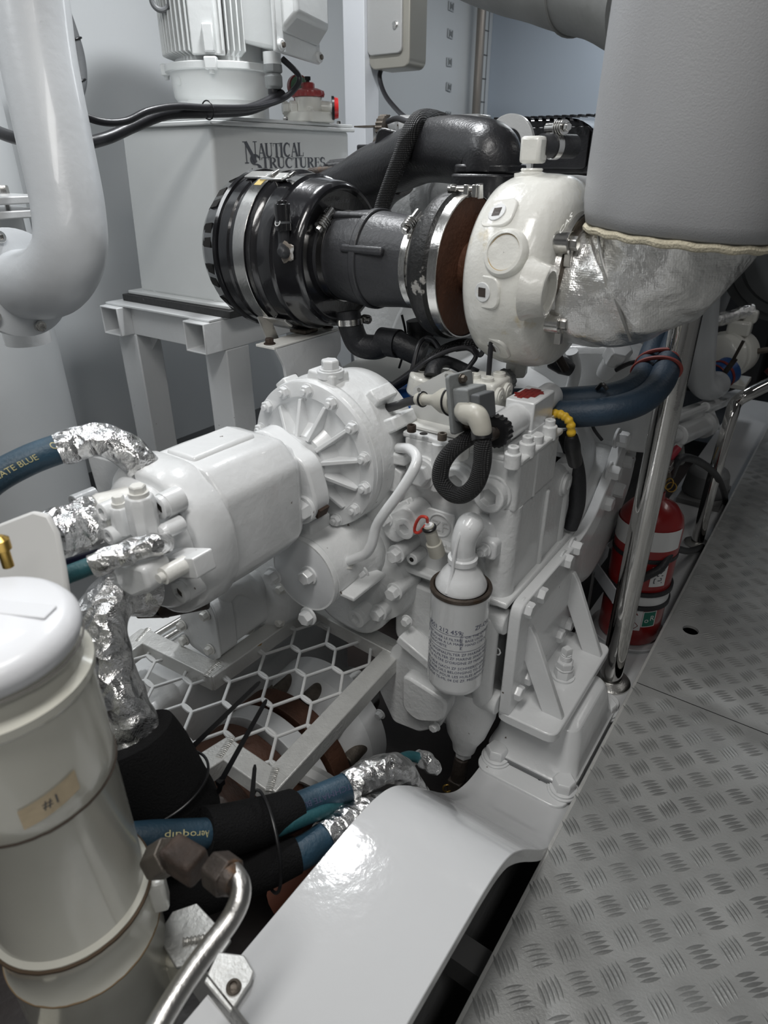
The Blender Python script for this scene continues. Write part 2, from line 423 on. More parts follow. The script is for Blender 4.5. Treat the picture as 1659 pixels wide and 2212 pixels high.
MB().box((FX-.0035, (FY0+FY1)/2, -.011), (.007, FY1-FY0, .022)).build('trim_1', alu, kind=S, bev=.001)
# floor bearers seen in the gap beside the bed
MB().box((-.12, .62, -.10), (.5, .05, .06)).box((-.12, .95, -.16), (.5, .05, .06)).box((-.12, .36, -.12), (.5, .05, .06)).build('trim_2', mat('dark_bearer_paint', (.12, .12, .12), .5), kind=S)
# rounded casing on the hull side behind the bent pipe
b = MB(); b.cyl((-2.32, 1.02, -.02), (-2.32, 1.02, 2.36), .22, n=64); b.build('trim_3', wallm, kind=S)
# post, its front face towards the stern
PY = 2.47
pc = Yp(787, 100, PY); pl = Yp(742, 100, PY); pr_ = Xp(818, 100, pc.x)
t = MB().box(((pl.x+pc.x)/2, (PY+pr_.y)/2, 1.16), (pc.x-pl.x, pr_.y-PY, 2.4)).build('support_post', mat('post_paint', (.68, .70, .73), .4, bump=.4, bscale=30), bev=.002,
    label='tall square white steel post rising behind the hydraulic tank', cat='post')
# far corner: steel pipe, slotted strip, cable mounts on the gray wall
a = Xp(1036, 0, -2.44); c = Xp(1028, 250, -2.44)
MB().cyl((-2.42, a.y, .6), (-2.42, a.y, 2.37), .028).build('vertical_pipe', mat('dull_pipe', (.30, .27, .24), .4, .6), label='thin dull metal pipe running up the far corner of the wall', cat='pipe')
a2 = Xp(1049, 100, -2.44)
strip = MB().box((-2.47, a2.y, 1.45), (.06, .055, 1.9))
t = strip.build('slotted_strip', mat('pale_strip', (.60, .62, .62), .5, bump=.3), label='pale upright cable duct beside the thin far pipe, divided by dark joints', cat='cable duct')
for k in range(14):
    MB().box((-2.438, a2.y, .6+.13*k), (.006, .057, .004)).build('joint', darkgrey, t)
MB().box((-2.437, a2.y+.022, 1.45), (.004, .006, 1.9)).build('edge_scale', mat('scale_dark', (.25, .26, .27), .5), t)
for k, (px, py, w_) in enumerate(((974, 14, 'topmost'), (972, 73, 'second from the top'), (970, 134, 'middle'), (969, 188, 'second from the bottom'), (968, 249, 'lowest'))):
    q = Xp(px, py, -2.497)
    r_ = M.Rotation((random.random()-.5)*.25, 3, 'X')
    t = thing('cable_mount', w_ + ' of the five small stick-on cable mounts on the gray wall', 'cable mount', q, 'stick-on cable mounts on the far wall')
    MB().box(q+V((.003, 0, 0)), (.005, .062, .045), r_).build('pad', mat('mount_grey', (.50, .52, .53), .5), t, bev=.001)
    MB().box(q+V((.006, .016, 0)), (.005, .006, .034), r_).box(q+V((.006, -.016, 0)), (.005, .006, .034), r_).box(q+V((.007, 0, 0)), (.003, .026, .02), r_).build('saddle', greyplas, t)

# stainless junction box on the far side of the post
jb0 = Yp(820, 142, 2.5); jb1 = Yp(884, 142, 2.5)
bz = jb0.z - .012; jx = jb0.x-.05
t = thing('junction_box', 'stainless junction box with rounded corners, mounted beside the white post', 'junction box', (jx, 2.6, bz))
pr = rrect((jb1.x-jx)/2, .3, .03)
MB().prism(pr, (((jx+jb1.x)/2), 2.5, bz+.3), X_, Z_, -.12).build('box_body', mat('box_beige', (.40, .385, .34), .35, .5), t, bev=.004)
lidx = Yp(868, 100, 2.49)
MB().prism(rrect((lidx.x-jx)/2, .27, .02), ((jx+lidx.x)/2, 2.502, bz+.315), X_, Z_, .014).build('lid', mat('box_lid', (.52, .52, .51), .4, .5, bump=.6, bscale=80), t, bev=.003)
MB().bolt(Yp(854, 53, 2.488), -Y_, .016).build('lid_screw', steel, t)
cb = Yp(821, 140, 2.52)
MB().tube([cb+V((0, .03, .01)), Yp(820, 165, 2.54), Yp(832, 205, 2.5), Yp(860, 240, 2.42), Yp(884, 260, 2.3), Yp(900, 270, 2.25)], .009).build('black_lead', cable, label='black cable curving down from the stainless junction box', cat='cable')

# ---------------------------------------------------------------- tank stand, tank, motor
TX = -1.62; TY0 = 1.47; TY1 = 2.10; TXL = -2.03
TZ0 = .757; TZ1 = 1.245
st = thing('tank_stand', 'white welded stand of square tubes and angle legs under the hydraulic tank', 'stand', (-1.85, 1.9, 0))
SX = -1.60; SY = 1.335; SZ = .72; SXL = -2.12
tubeb = MB()
def sqtube(b, p0, p1, w_, th=.006):
    p0 = V(p0); p1 = V(p1); u_, v_, a = frame(p1-p0)
    rg = lambda p, h: [p+u_*(x*h)+v_*(y*h) for x, y in ((-1, -1), (1, -1), (1, 1), (-1, 1))]
    return b.rings([rg(p0, w_/2), rg(p1, w_/2), rg(p1, w_/2-th), rg(p0, w_/2-th)], closed=True)
W = .095
sqtube(tubeb, (SX-W/2, SY, SZ-W/2), (SX-W/2, 2.36, SZ-W/2), W); tubeb.build('side_rail', white, st, bev=.003)
b = MB(); sqtube(b, (SXL+W/2, SY, SZ-W/2), (SXL+W/2, 2.36, SZ-W/2), W); b.build('side_rail', white, st, bev=.003)
b = MB(); b.box(((SX+SXL)/2, SY+.055, SZ-W/2), (SX-SXL-2*W, .006, W)); b.box(((SX+SXL)/2, SY+.1, SZ-.003), (SX-SXL-2*W, .09, .006)); b.build('end_rail', white, st, bev=.002)
MB().box(((SX+SXL)/2, 1.86, SZ+.004), (SX-SXL, 1.0, .008)).build('top_plate', white, st, bev=.002)
for (x, y) in ((SXL+.0525, SY+.10), (SX-.0525, SY+.13), (SX-.045, 2.30), (SXL+.045, 2.30)):
    b = MB(); b.box((x, y, (SZ-W)/2), (.105, .10, SZ-W)); b.box((x, y, .006), (.13, .12, .012)); b.build('leg', white, st, bev=.004)
for x in (SXL+.13, SX-.13):
    sgn = 1 if x < (SX+SXL)/2 else -1
    MB().prism([(0, 0), (sgn*.075, 0), (0, -.08)], (x-sgn*.04, SY+.105, SZ-W), X_, Z_, -.008).build('gusset', white, st)

tk = thing('hydraulic_tank', 'tall box shaped white hydraulic oil tank lettered on its side, below the electric motor', 'tank', ((TX+TXL)/2, (TY0+TY1)/2, TZ0-.02))
MB().box(((TX+TXL)/2, (TY0+TY1)/2, TZ0-.018), (TX-TXL+.12, TY1-TY0+.12, .022)).build('base_gasket', gasket, tk, bev=.002)
MB().box(((TX+TXL)/2, (TY0+TY1)/2, TZ0-.001), (TX-TXL+.09, TY1-TY0+.09, .012)).build('base_flange', tankm, tk, bev=.003)
tp = -.016
lo = [V((TXL+tp*.9, TY0+tp, TZ0)), V((TX-.012, TY0+tp, TZ0)), V((TX-.012, TY1-tp, TZ0)), V((TXL+tp, TY1-tp, TZ0))]
hi = [V((TXL, TY0, TZ1)), V((TX, TY0, TZ1)), V((TX, TY1, TZ1)), V((TXL, TY1, TZ1))]
MB().rings([lo, hi]).build('tank_body', tankm, tk, bev=.012, seg=4)
b = MB(); b.box(((TX+TXL)/2, (TY0+TY1)/2, TZ1+.004), (TX-TXL+.03, TY1-TY0+.03, .012)); b.build('tank_rim', tankm, tk, bev=.003)
b = MB(); b.box(((TX+TXL)/2, (TY0+TY1)/2, TZ1+.016), (TX-TXL+.02, TY1-TY0+.02, .010)); b.build('tank_lid', tankm, tk, bev=.003)
bolts(tk, [(x, y, TZ1+.021) for x, y in ((TXL+.03, TY0+.03), (TX-.02, TY0+.04), (TX-.02, TY1-.03), (TX-.02, 1.8), (TXL+.02, 1.8))], Z_, .014, steel, 'lid_bolt')
bolts(tk, [(x, TY0+.006-.012, TZ0+.006) for x in (TXL+.06, TX-.05)] + [(TX+.012, 1.6, TZ0+.006), (TX+.012, 1.95, TZ0+.006)], Z_, .016, tankm, 'base_bolt')
# serif lettering, drawn glyph by glyph: strokes of two weights with slab serifs
def glyphs(b, word, fn, caps):
    x = 0
    def quad(ps):
        b.face([b.bm.verts.new(fn(*p)) for p in ps])
    def line(p, q, t, s):
        d = (V(q)-V(p)).normalized(); n_ = V((-d.y, d.x))*t*s/2; p, q = V(p), V(q); quad([p-n_, q-n_, q+n_, p+n_])
    for i, ch in enumerate(word):
        s = caps if i == 0 else 1.0
        y0 = 0 if i else (1-caps)*.72 if word[0] == 'N' else (1-caps)*.68
        TK, TN, SF = .19, .06, .045
        P = lambda u, v: (x+u*s, y0+v*s)
        def L(u0, v0, u1, v1, t): line(P(u0, v0), P(u1, v1), t, s)
        def serif(u, v, h=.13): L(u-h, v, u+h, v, SF)
        def arc(cu, cv, ru, rv, a0, a1, tf, n=18):
            pts = []
            for k in range(n+1):
                t = a0+(a1-a0)*k/n; th = tf(k/n)
                c_, s_ = math.cos(t), math.sin(t)
                pts.append(((cu+(ru+th/2)*c_, cv+(rv+th/2)*s_), (cu+(ru-th/2)*c_, cv+(rv-th/2)*s_)))
            for k in range(n): quad([P(*pts[k][0]), P(*pts[k+1][0]), P(*pts[k+1][1]), P(*pts[k][1])])
        if ch == 'N': L(.14, 0, .14, 1, TN); L(.14, 1, .72, 0, TK); L(.72, 0, .72, 1, TN); serif(.14, 0); serif(.08, 1); serif(.72, 1); adv = .84
        elif ch == 'A': L(.12, 0, .40, 1, TN); L(.40, 1, .68, 0, TK); L(.22, .33, .58, .33, TN); serif(.12, 0, .12); serif(.68, 0, .15); adv = .72
        elif ch == 'U': L(.16, 1, .16, .3, TK); L(.62, 1, .62, .3, TN); arc(.39, .3, .23, .28, PI, 2*PI, lambda k: TK*(1-k)+TN*k); serif(.16, 1, .15); serif(.62, 1); adv = .76
        elif ch == 'T': L(.36, 0, .36, 1, TK); L(.04, .975, .68, .975, .05); L(.055, 1, .055, .76, SF); L(.665, 1, .665, .76, SF); serif(.36, 0, .17); adv = .68
        elif ch == 'I': L(.16, 0, .16, 1, TK); serif(.16, 0, .15); serif(.16, 1, .15); adv = .33
        elif ch == 'C': arc(.42, .5, .31, .48, .75, 2*PI-.75, lambda k: TN+(TK-TN)*math.sin(PI*k)); L(.66, .98, .66, .68, SF); adv = .73
        elif ch == 'L': L(.18, 0, .18, 1, TK); L(.02, .02, .62, .02, SF); L(.60, 0, .62, .28, SF); serif(.18, 1, .16); adv = .63
        elif ch == 'S':
            arc(.30, .74, .19, .24, .5, 1.5*PI, lambda k: TN+(TK-TN)*math.sin(PI*k)); arc(.30, .26, .21, .24, .5*PI, -PI+.5, lambda k: TN+(TK-TN)*math.sin(PI*k))
            L(.50, .98, .50, .72, SF); L(.09, .02, .09, .30, SF); adv = .57
        elif ch == 'R': L(.18, 0, .18, 1, TK); arc(.32, .75, .24, .235, PI/2, -PI/2, lambda k: TN+(TK-TN)*math.sin(PI*k)); L(.18, .98, .33, .98, SF); L(.18, .51, .33, .51, SF); L(.36, .5, .66, 0, TK*.9); serif(.18, 0, .16); serif(.68, 0, .11); serif(.10, 1, .08); adv = .74
        elif ch == 'E': L(.18, 0, .18, 1, TK); L(.02, .98, .56, .98, SF); L(.02, .02, .60, .02, SF); L(.18, .52, .46, .52, SF); L(.55, 1, .55, .76, SF); L(.59, 0, .59, .26, SF); L(.45, .64, .45, .40, SF); adv = .62
        x += adv*s*1.0 + .0
    return x
def tface(px, py):
    q = Xp(px, py, TX); k = (q.z-TZ0)/(TZ1-TZ0); return Xp(px, py, TX-.012*(1-k)+.0015)
P1 = tface(528, 342); P1e = tface(656, 337)
P2 = tface(541, 364); P2e = tface(703, 361)
for w_, A, B, cp in (('NAUTICAL', P1, P1e, 1.45), ('STRUCTURES', P2, P2e, 1.75)):
    tmp = MB(); full = glyphs(tmp, w_, lambda x, y: (x, y, 0), cp); tmp.bm.free()
    U = (B-A); sc = U.length/full; hz = {'NAUTICAL': .038, 'STRUCTURES': .029}[w_]
    b = MB(); glyphs(b, w_, lambda x, y, A=A, U=U.normalized(), sc=sc, hz=hz: tuple(A + U*x*sc + V((.0004*y, 0, 1))*y*hz), cp)
    b.build('lettering', inkm, tk)
q = tface(560, 372)
# return filter head with red caps, on the tank lid
fz = TZ1+.021
fc = Zp(668, 250, fz+.02); fc.z = fz
FS = .82
ft = thing('tank_filter', 'white filter head with scalloped red cap on the tank lid', 'filter', fc)
b = MB(); b.prism(rrect(.062, .062, .012), fc, X_, Y_, .03); b.build('filter_base', cream, ft, bev=.004)
MB().lathe(fc, Z_, [(.022, .047), (.028, .045), (.062, .043), (.070, .045), (.074, .041)]).build('filter_body', cream, ft)
MB().lathe(fc, Z_, [(.072, .050), (.080, .053), (.088, .051), (.095, .033), (.096, .001)], n=72, rfun=lambda a, t: 1+.03*math.cos(a*14)*(1 if t < .09 else 0)).build('red_cap', red, ft)
MB().hexa(fc+V((0, 0, .094)), Z_, .040, .018, n=8).build('cap_nut', red, ft)
MB().cyl(fc+V((0, 0, .110)), fc+V((0, 0, .120)), .006).cyl(fc+V((0, 0, .118)), fc+V((0, 0, .128)), .010).build('bleed_screw', tie, ft)
d_ = V((.75, .65, 0)).normalized()
MB().cyl(fc+d_*.04+V((0, 0, .045)), fc+d_*.075+V((0, 0, .042)), .018).build('side_neck', cream, ft)
MB().cyl(fc+d_*.075+V((0, 0, .042)), fc+d_*.083+V((0, 0, .042)), .034).build('cap_seal', tie, ft)
MB().cyl(fc+d_*.082+V((0, 0, .042)), fc+d_*.096+V((0, 0, .042)), .032, .029).build('red_side_cap', mat('bright_red', (.55, .02, .02), .35, coat=.3), ft)
bolts(ft, [fc+V((x, y, .03)) for x, y in ((.048, -.048), (-.048, -.048), (.048, .048))], Z_, .016, cream, 'base_bolt')
d_ = V((-.6, -.8, 0)).normalized()
u1 = MB().hexa(fc+d_*.042+V((0, 0, .04)), d_, .038, .022, n=6); u1.cyl(fc+d_*.064+V((0, 0, .04)), fc+d_*.070+V((0, 0, .04)), .016); u1.hexa(fc+d_*.070+V((0, 0, .04)), d_, .034, .018); u1.build('union_nut', cream, ft, bev=.001)
# gauge half hidden behind the filter head
gc = Xp(641, 188, -1.80)
gt = thing('pressure_gauge', 'round gauge with red and green dial, half hidden behind the filter head', 'gauge', gc)
MB().cyl(gc, gc+V((.02, -.01, 0)), .036).cyl(gc+V((.0, 0, -.09)), gc, .012).build('gauge_case', mat('gauge_case', (.25, .05, .05), .4), gt)
MB().cyl(gc+V((.02, -.01, 0)), gc+V((.021, -.0105, 0)), .031).build('dial', mat('gauge_dial', (.10, .20, .12), .4), gt)

# electric motor
mc = V((-1.87, 1.762, TZ1+.021)); MR = .166
mo = thing('electric_motor', 'pale gray finned electric motor standing upright on the tank lid', 'motor', mc)
MB().lathe(mc, Z_, [(0, .143), (.002, .143), (.055, .144), (.066, .153), (.12, .158), (.135, .162)]).build('bell_housing', tankm, mo)
MB().lathe(mc, Z_, [(.132, .170), (.134, .173), (.15, .173), (.152, .171)]).build('end_flange', tankm, mo)
MB().lathe(mc, Z_, [(.152, MR-.028), (.16, MR-.028), (.56, MR-.028), (.6, MR-.05)], n=64).build('stator_body', tankm, mo)
for k in range(64):
    a = 2*PI*k/64; d_ = V((math.cos(a), math.sin(a), 0))
    if any(abs((math.degrees(a)-t0+180) % 360-180) < w_ for t0, w_ in ((302, 15), (8, 20))): continue
    t_ = V((-d_.y, d_.x, 0))
    b = MB(); p0 = mc+d_*(MR-.03); zz = (.165, .58)
    b.rings([[p0-t_*.0035+V((0, 0, z)), p0+t_*.0035+V((0, 0, z)), p0+d_*.038+t_*.002+V((0, 0, z+(.012 if z < .3 else 0))), p0+d_*.038-t_*.002+V((0, 0, z+(.012 if z < .3 else 0)))] for z in zz])
    b.build('cooling_fin', tankm, mo)
def padat(ang, w_, z0, z1, r0, r1, nm, par, m=tankm, bev=.004):
    d_ = V((math.cos(math.radians(ang)), math.sin(math.radians(ang)), 0)); t_ = V((-d_.y, d_.x, 0)); b = MB()
    b.rings([[mc+d_*r0-t_*w_/2+V((0, 0, z)), mc+d_*r0+t_*w_/2+V((0, 0, z)), mc+d_*r1+t_*w_/2+V((0, 0, z)), mc+d_*r1-t_*w_/2+V((0, 0, z))] for z in (z0, z1)])
    return b.build(nm, m, par, bev=bev)
padat(302, .075, .165, .58, .13, .170, 'flat_pad', mo)
padat(318, .030, .165, .58, .13, .165, 'flat_pad', mo)
padat(308, .032, .17, .24, .15, .184, 'bolt_boss', mo)
padat(308, .038, .128, .16, .15, .188, 'flange_lug', mo)
padat(215, .038, .128, .16, .15, .188, 'flange_lug', mo)
padat(30, .038, .128, .16, .15, .188, 'flange_lug', mo)
for ang in (308, 215, 30):
    d_ = V((math.cos(math.radians(ang)), math.sin(math.radians(ang)), 0)); MB().cyl(mc+d_*.175+V((0, 0, .118)), mc+d_*.175+V((0, 0, .13)), .008).build('flange_bolt', tankm, mo)
q = Xp(411, 16, mc.x); d_ = V((math.cos(math.radians(296)), math.sin(math.radians(296)), 0))
MB().cyl(mc+d_*.169+V((0, 0, .385)), mc+d_*.171+V((0, 0, .385)), .005).build('pad_hole', hole, mo)
for ang, z in ((262, .105), (265, .045)):
    d_ = V((math.cos(math.radians(ang)), math.sin(math.radians(ang)), 0)); rr = .157 if z > .1 else .143
    MB().cyl(mc+d_*(rr-.004)+V((0, 0, z)), mc+d_*(rr+.004)+V((0, 0, z)), .011 if z > .1 else .009).build('plug', tankm, mo)
# eye bolt on the side
d_ = V((math.cos(math.radians(240)), math.sin(math.radians(240)), 0))
ee = mo
ec = Xp(346, 0, mc.x-.03)
b = MB(); b.torus(ec, V((.75, -.66, 0)), .024, .0075); b.build('lifting_eye', conduit, mo)
MB().cyl(ec+V((.02, .02, -.004)), ec+V((.055, .05, 0)), .009).cyl(ec+V((.03, .028, 0)), ec+V((.038, .035, 0)), .014).build('eye_shank', conduit, mo)
# terminal box
td = V((math.cos(math.radians(8)), math.sin(math.radians(8)), 0)); tt = V((-td.y, td.x, 0))
tb = lambda a, c, z: mc + td*(a+.05) + tt*c + V((0, 0, z-.075))
b = MB(); b.rings([[tb(.09, -.07, .245+.03), tb(.09, .10, .245+.03), tb(.09, .10, .56), tb(.09, -.07, .56)], [tb(.235, -.100, .245), tb(.235, .115, .235), tb(.235, .115, .58), tb(.235, -.100, .58)]])
b.build('terminal_box', tankm, mo, bev=.01, seg=3)
b = MB(); b.rings([[tb(.237, -.118, .24), tb(.237, .118, .23), tb(.237, .118, .59), tb(.237, -.118, .59)], [tb(.252, -.118, .24), tb(.252, .118, .23), tb(.252, .118, .59), tb(.252, -.118, .59)]])
b.build('box_cover_flange', tankm, mo, bev=.004)
b = MB(); b.rings([[tb(.25, -.09, .285), tb(.25, .108, .27), tb(.25, .108, .56), tb(.25, -.09, .56)], [tb(.30, -.075, .33), tb(.30, .10, .315), tb(.30, .10, .54), tb(.30, -.075, .54)]])
b.build('box_cover', tankm, mo, bev=.012, seg=4)
for c, z in ((-.10, .256), (.104, .248)):
    MB().cyl(tb(.25, c, z), tb(.262, c, z), .015).build('cover_boss', tankm, mo, bev=.003)
    MB().cyl(tb(.262, c, z), tb(.268, c, z), .007, n=6).build('cover_screw', darksteel, mo)
b = MB(); mp = flatmap(tb(.3005, .005, .395), tt, Z_, .001)
text_on(b, 'HYUNDAI', .021, mp); b.build('raised_lettering', tankm, mo)
b = MB(); b.bar(tb(.301, .01, .425), tb(.301, .07, .424), .005, .004); b.bar(tb(.301, .01, .425), tb(.301, .03, .50), .005, .004); b.bar(tb(.301, .02, .425), tb(.301, .04, .50), .005, .004); b.build('raised_emblem', tankm, mo)
g0 = tb(.20, -.07, .245)
MB().cyl(g0, g0+V((0, 0, -.03)), .026).build('gland_thread', tankm, mo)
b = MB(); b.hexa(g0+V((0, 0, -.03)), -Z_, .052, .022, n=8); b.lathe(g0+V((0, 0, -.05)), -Z_, [(0, .02), (.006, .024), (.01, .027), (.035, .027), (.042, .02)], n=12); b.build('cable_gland', greyplas, mo, bev=.001)
gl = g0+V((0, 0, -.09))
# power cables from the gland, over the tank and off behind the bent pipe
def Lid(px, py, x=-1.66): return Xp(px, py, x)
pts = [gl+V((0, 0, .02)), gl+V((0, -.005, -.015)), Xp(606, 205, -1.605), Xp(540, 236, -1.60), Xp(450, 242, -1.58), Xp(360, 246, -1.60), Xp(290, 272, -1.62), Xp(225, 300, -1.62), Xp(150, 312, -1.62), Xp(40, 300, -1.75), Xp(-40, 270, -1.9)]
MB().tube(pts, .0145).build('power_cable', cable, label='thick black cable running from the motor gland across the tank top', cat='cable')
pts = [gl+V((.018, .025, .075)), Xp(646, 165, -1.58), Xp(634, 195, -1.58), Xp(600, 218, -1.585), Xp(540, 232, -1.57), Xp(450, 233, -1.565), Xp(380, 230, -1.57), Xp(320, 240, -1.57), Xp(270, 262, -1.575), Xp(215, 262, -1.58), Xp(150, 235, -1.6), Xp(90, 190, -1.7), Xp(60, 150, -1.8)]
MB().tube(pts, .0085).build('control_cable', cable, label='thin black cable lying along the thick one on the tank top', cat='cable')
q = Xp(449, 238, -1.572); MB().torus(q, V((0, 1, .1)), .022, .0018).build('cable_tie', tie, label='black cable tie round the two cables above the tank edge', cat='cable tie')

# conduit at the wall, behind the bent pipe
pts = [Xp(128, 0, -2.2), Xp(150, 60, -2.2), Xp(168, 120, -2.2), Xp(172, 180, -2.2), Xp(150, 235, -2.2), Xp(110, 280, -2.2)]
c_ = thing('conduit', 'gray cable conduit curving down beside the top of the bent pipe', 'conduit', pts[2])
MB().tube(pts, .021).build('conduit_hose', conduit, c_)
MB().tube([Xp(140, -30, -2.19), Xp(140, 40, -2.19), Xp(150, 110, -2.19), Xp(160, 190, -2.19)], .009).build('inner_cable', cable, c_)
for px, py in ((160, 86), (170, 176)): MB().torus(Xp(px, py, -2.2), (.1, .3, -1), .0225, .003).build('tie_band', tie, c_)

# ---------------------------------------------------------------- bent pipe at the left, with its flanges
pt = lambda x, y, t=1.33: T(x, y, t)
bp = thing('bent_pipe', 'thick pale gray painted pipe bending to a bolted flange at the left edge', 'pipe', pt(140, 600, 1.33))
MB().tube([pt(20, -260, 1.25), pt(56, -60, 1.27), pt(80, 110, 1.29), pt(118, 300, 1.31), pt(148, 450, 1.33), pt(150, 545, 1.35), pt(112, 605, 1.40), pt(50, 615, 1.48), pt(-10, 600, 1.55)],
          [.075, .073, .072, .071, .070, .070, .074, .074, .074], n=40, k=10).build('pipe_bend', greyp, bp)
fc_ = pt(38, 612, 1.47); fa = (pt(112, 605, 1.40)-pt(20, 613, 1.52)).normalized()
MB().lathe(fc_, fa, [(-.022, .112), (-.02, .115), (.004, .115), (.006, .110), (.012, .085)], n=48).build('flange', greyp, bp)
fu, fv, fw = frame(fa)
for k in range(6):
    a = 2*PI*k/6+.15
    q = fc_+fa*.006+(fu*math.cos(a)+fv*math.sin(a))*.097
    MB().socket(q, fa, .0125, .014).build('flange_bolt', steel, bp)
# flat flange plates further up the edge
pf = pt(14, 445, 1.65)
fl = thing('plate_flange', 'pair of square white flange plates with steel bolts at the left edge', 'flange', pf)
MB().box(pf+V((-.05, .0, .014)), (.2, .19, .018)).build('upper_plate', white, fl, bev=.003)
MB().box(pf+V((-.05, .0, -.018)), (.2, .19, .018)).build('lower_plate', white, fl, bev=.003)
MB().cyl(pf+V((-.06, 0, -.35)), pf+V((-.06, 0, -.02)), .06).build('stub_pipe', white, fl)
for dx, dy in ((.03, .07), (.03, -.07), (-.13, .07), (-.06, -.07)):
    MB().cyl(pf+V((dx, dy, -.055)), pf+V((dx, dy, .03)), .007).hexa(pf+V((dx, dy, .023)), Z_, .023, .02).hexa(pf+V((dx, dy, -.048)), Z_, .023, .018).build('plate_bolt', steel, fl)
# ================================================================ engine bed, mount, bracket
BXL, BXR = -.42, -.205
bed = thing('engine_bed', 'broad glossy white engine bearer rising in a smooth step towards the camera', 'engine bearer', (-.31, .9, -.6))
prof = [(4.2, -.055), (1.3, -.055), (1.05, -.055), (.98, -.053), (.92, -.045), (.865, -.02), (.81, .028), (.76, .085), (.71, .145), (.665, .195), (.625, .232), (.585, .252), (.54, .261), (.48, .263), (.3, .263), (.0, .263), (-.9, .263)]
pp = [V((y, z, 0)) for y, z in prof]; pp = pp[:2] + spline(pp[1:-2], 6)[1:] + pp[-2:]
b = MB(); up = []; 
for i, q in enumerate(pp):
    a = pp[max(0, i-1)]; c = pp[min(len(pp)-1, i+1)]; t = (c-a).normalized(); n_ = V((t.y, -t.x, 0))
    if n_.y > 0: n_ = -n_
    up.append((q, q + n_*.022))
def xr(y): # the free edge draws in a little towards the camera
    return BXR if y > .62 else BXR - .0
rs = []
for q, l in up:
    rs.append([V((BXL, q.x, q.y)), V((xr(q.x), q.x, q.y)), V((xr(q.x), l.x, l.y)), V((BXL, l.x, l.y))])
b.rings(rs); b.build('top_flange', mat('bed_paint', (.60, .607, .615), .09, coat=.0, bump=.45, bscale=45, var=.01, specks=((.16, .14, .12), 26., .79, .015)), bed, bev=.0015, seg=2)
wp = [(y, z-.02) for y, z in [(p.x, p.y) for p in pp]] + [(-.9, -.59), (4.2, -.59)]
MB().prism(wp, (-.315, 0, 0), Y_, Z_, .018).build('web_plate', white, bed)
MB().box((-.245, .395, .09), (.012, .02, .30)).box((-.26, .02, -.15), (.09, .014, .78)).build('stiffener', white, bed)
# small rubber/steel mount: pad plate with four bolts, bell cover
mt = thing('engine_mount', 'white bell shaped vibration mount bolted on the bed under the gearbox bracket', 'mount', (-.325, 1.155, -.055))
MX, MY = -.325, 1.165
pad = rrect(.105, .20, .03, 5)
MB().prism(pad, (MX, MY, -.0545), X_, Y_, .010).build('pad_plate', white, mt, bev=.002)
MB().prism(rrect(.10, .155, .03, 5), (MX, MY, -.045), X_, Y_, .012).build('mount_base', mat('mount_grey_rubber', (.16, .165, .17), .5, bump=1), mt, bev=.003)
rs = []
for z, a, c, r in ((-.036, .104, .150, .035), (-.030, .107, .154, .035), (-.026, .102, .148, .034), (.0, .096, .128, .032), (.055, .088, .112, .030), (.075, .080, .104, .030), (.085, .062, .086, .028)):
    rs.append([V((MX+x, MY+y, z)) for x, y in rrect(a, c, r, 6)])
MB().rings(rs).build('bell_cover', white, mt, bev=.003)
bp_ = [Zp(1072, 1636, -.045), Zp(1216, 1706, -.045)]
bp_ += [V((bp_[1].x, 2*MY-bp_[1].y-.02, -.045)), V((bp_[0].x, 2*MY-bp_[0].y-.02, -.045))]
for q in bp_:
    b = MB(); b.cyl(q, q+V((0, 0, .005)), .034); b.cyl(q+V((0, 0, .005)), q+V((0, 0, .010)), .0295); b.hexa(q+V((0, 0, .010)), Z_, .043, .024, .3); b.build('mount_bolt', white, mt, bev=.001)
q = Zp(1166, 1682, -.044); MB().cyl(q, q+V((0, 0, .0006)), .005).build('pad_hole', hole, mt)

# ---------------------------------------------------------------- gearbox
GP = -.394   # bracket plane, GY: aft face
GY = .985
gb = thing('gearbox', 'big white marine gearbox with round bell cover, bolted side bracket and hex plugs', 'gearbox', (-.6, 1.15, .1))
# lower case
lc = poly_round([(-.665, .40), (-.665, .16), (-.60, .02), (-.56, -.02), (-.47, -.02), (-.43, .03), (-.43, .40)], .04, 5)
MB().prism(lc, (0, 1.32, 0), X_, Z_, .31).build('lower_case', whitec, gb, bev=.008, seg=3)
# upper case: rounded box with a flange ledge and a rib on the flank
uc = poly_round([(-.72, .39), (-.405, .39), (-.405, .600), (-.72, .600)], .022, 5)
MB().prism(uc, (0, 1.275, 0), X_, Z_, .285).build('upper_case', whitec, gb, bev=.012, seg=4)
MB().box((-.55, 1.145, .403), (.315, .355, .014)).build('case_ledge', whitec, gb, bev=.004)
MB().box((-.404, 1.14, .49), (.010, .012, .18)).build('flank_rib', whitec, gb, bev=.004)
for y in (1.005, 1.26): MB().cyl((-.43, y, .39), (-.43, y, .6), .03).build('corner_boss', whitec, gb)
MB().cyl(Xp(1222, 1045, -.402)+V((-.03, 0, 0)), Xp(1222, 1045, -.402), .028).build('side_plug', whitec, gb, bev=.003)
MB().socket(Xp(1222, 1045, -.402), X_, .022, .006).build('side_plug_ring', whitec, gb)
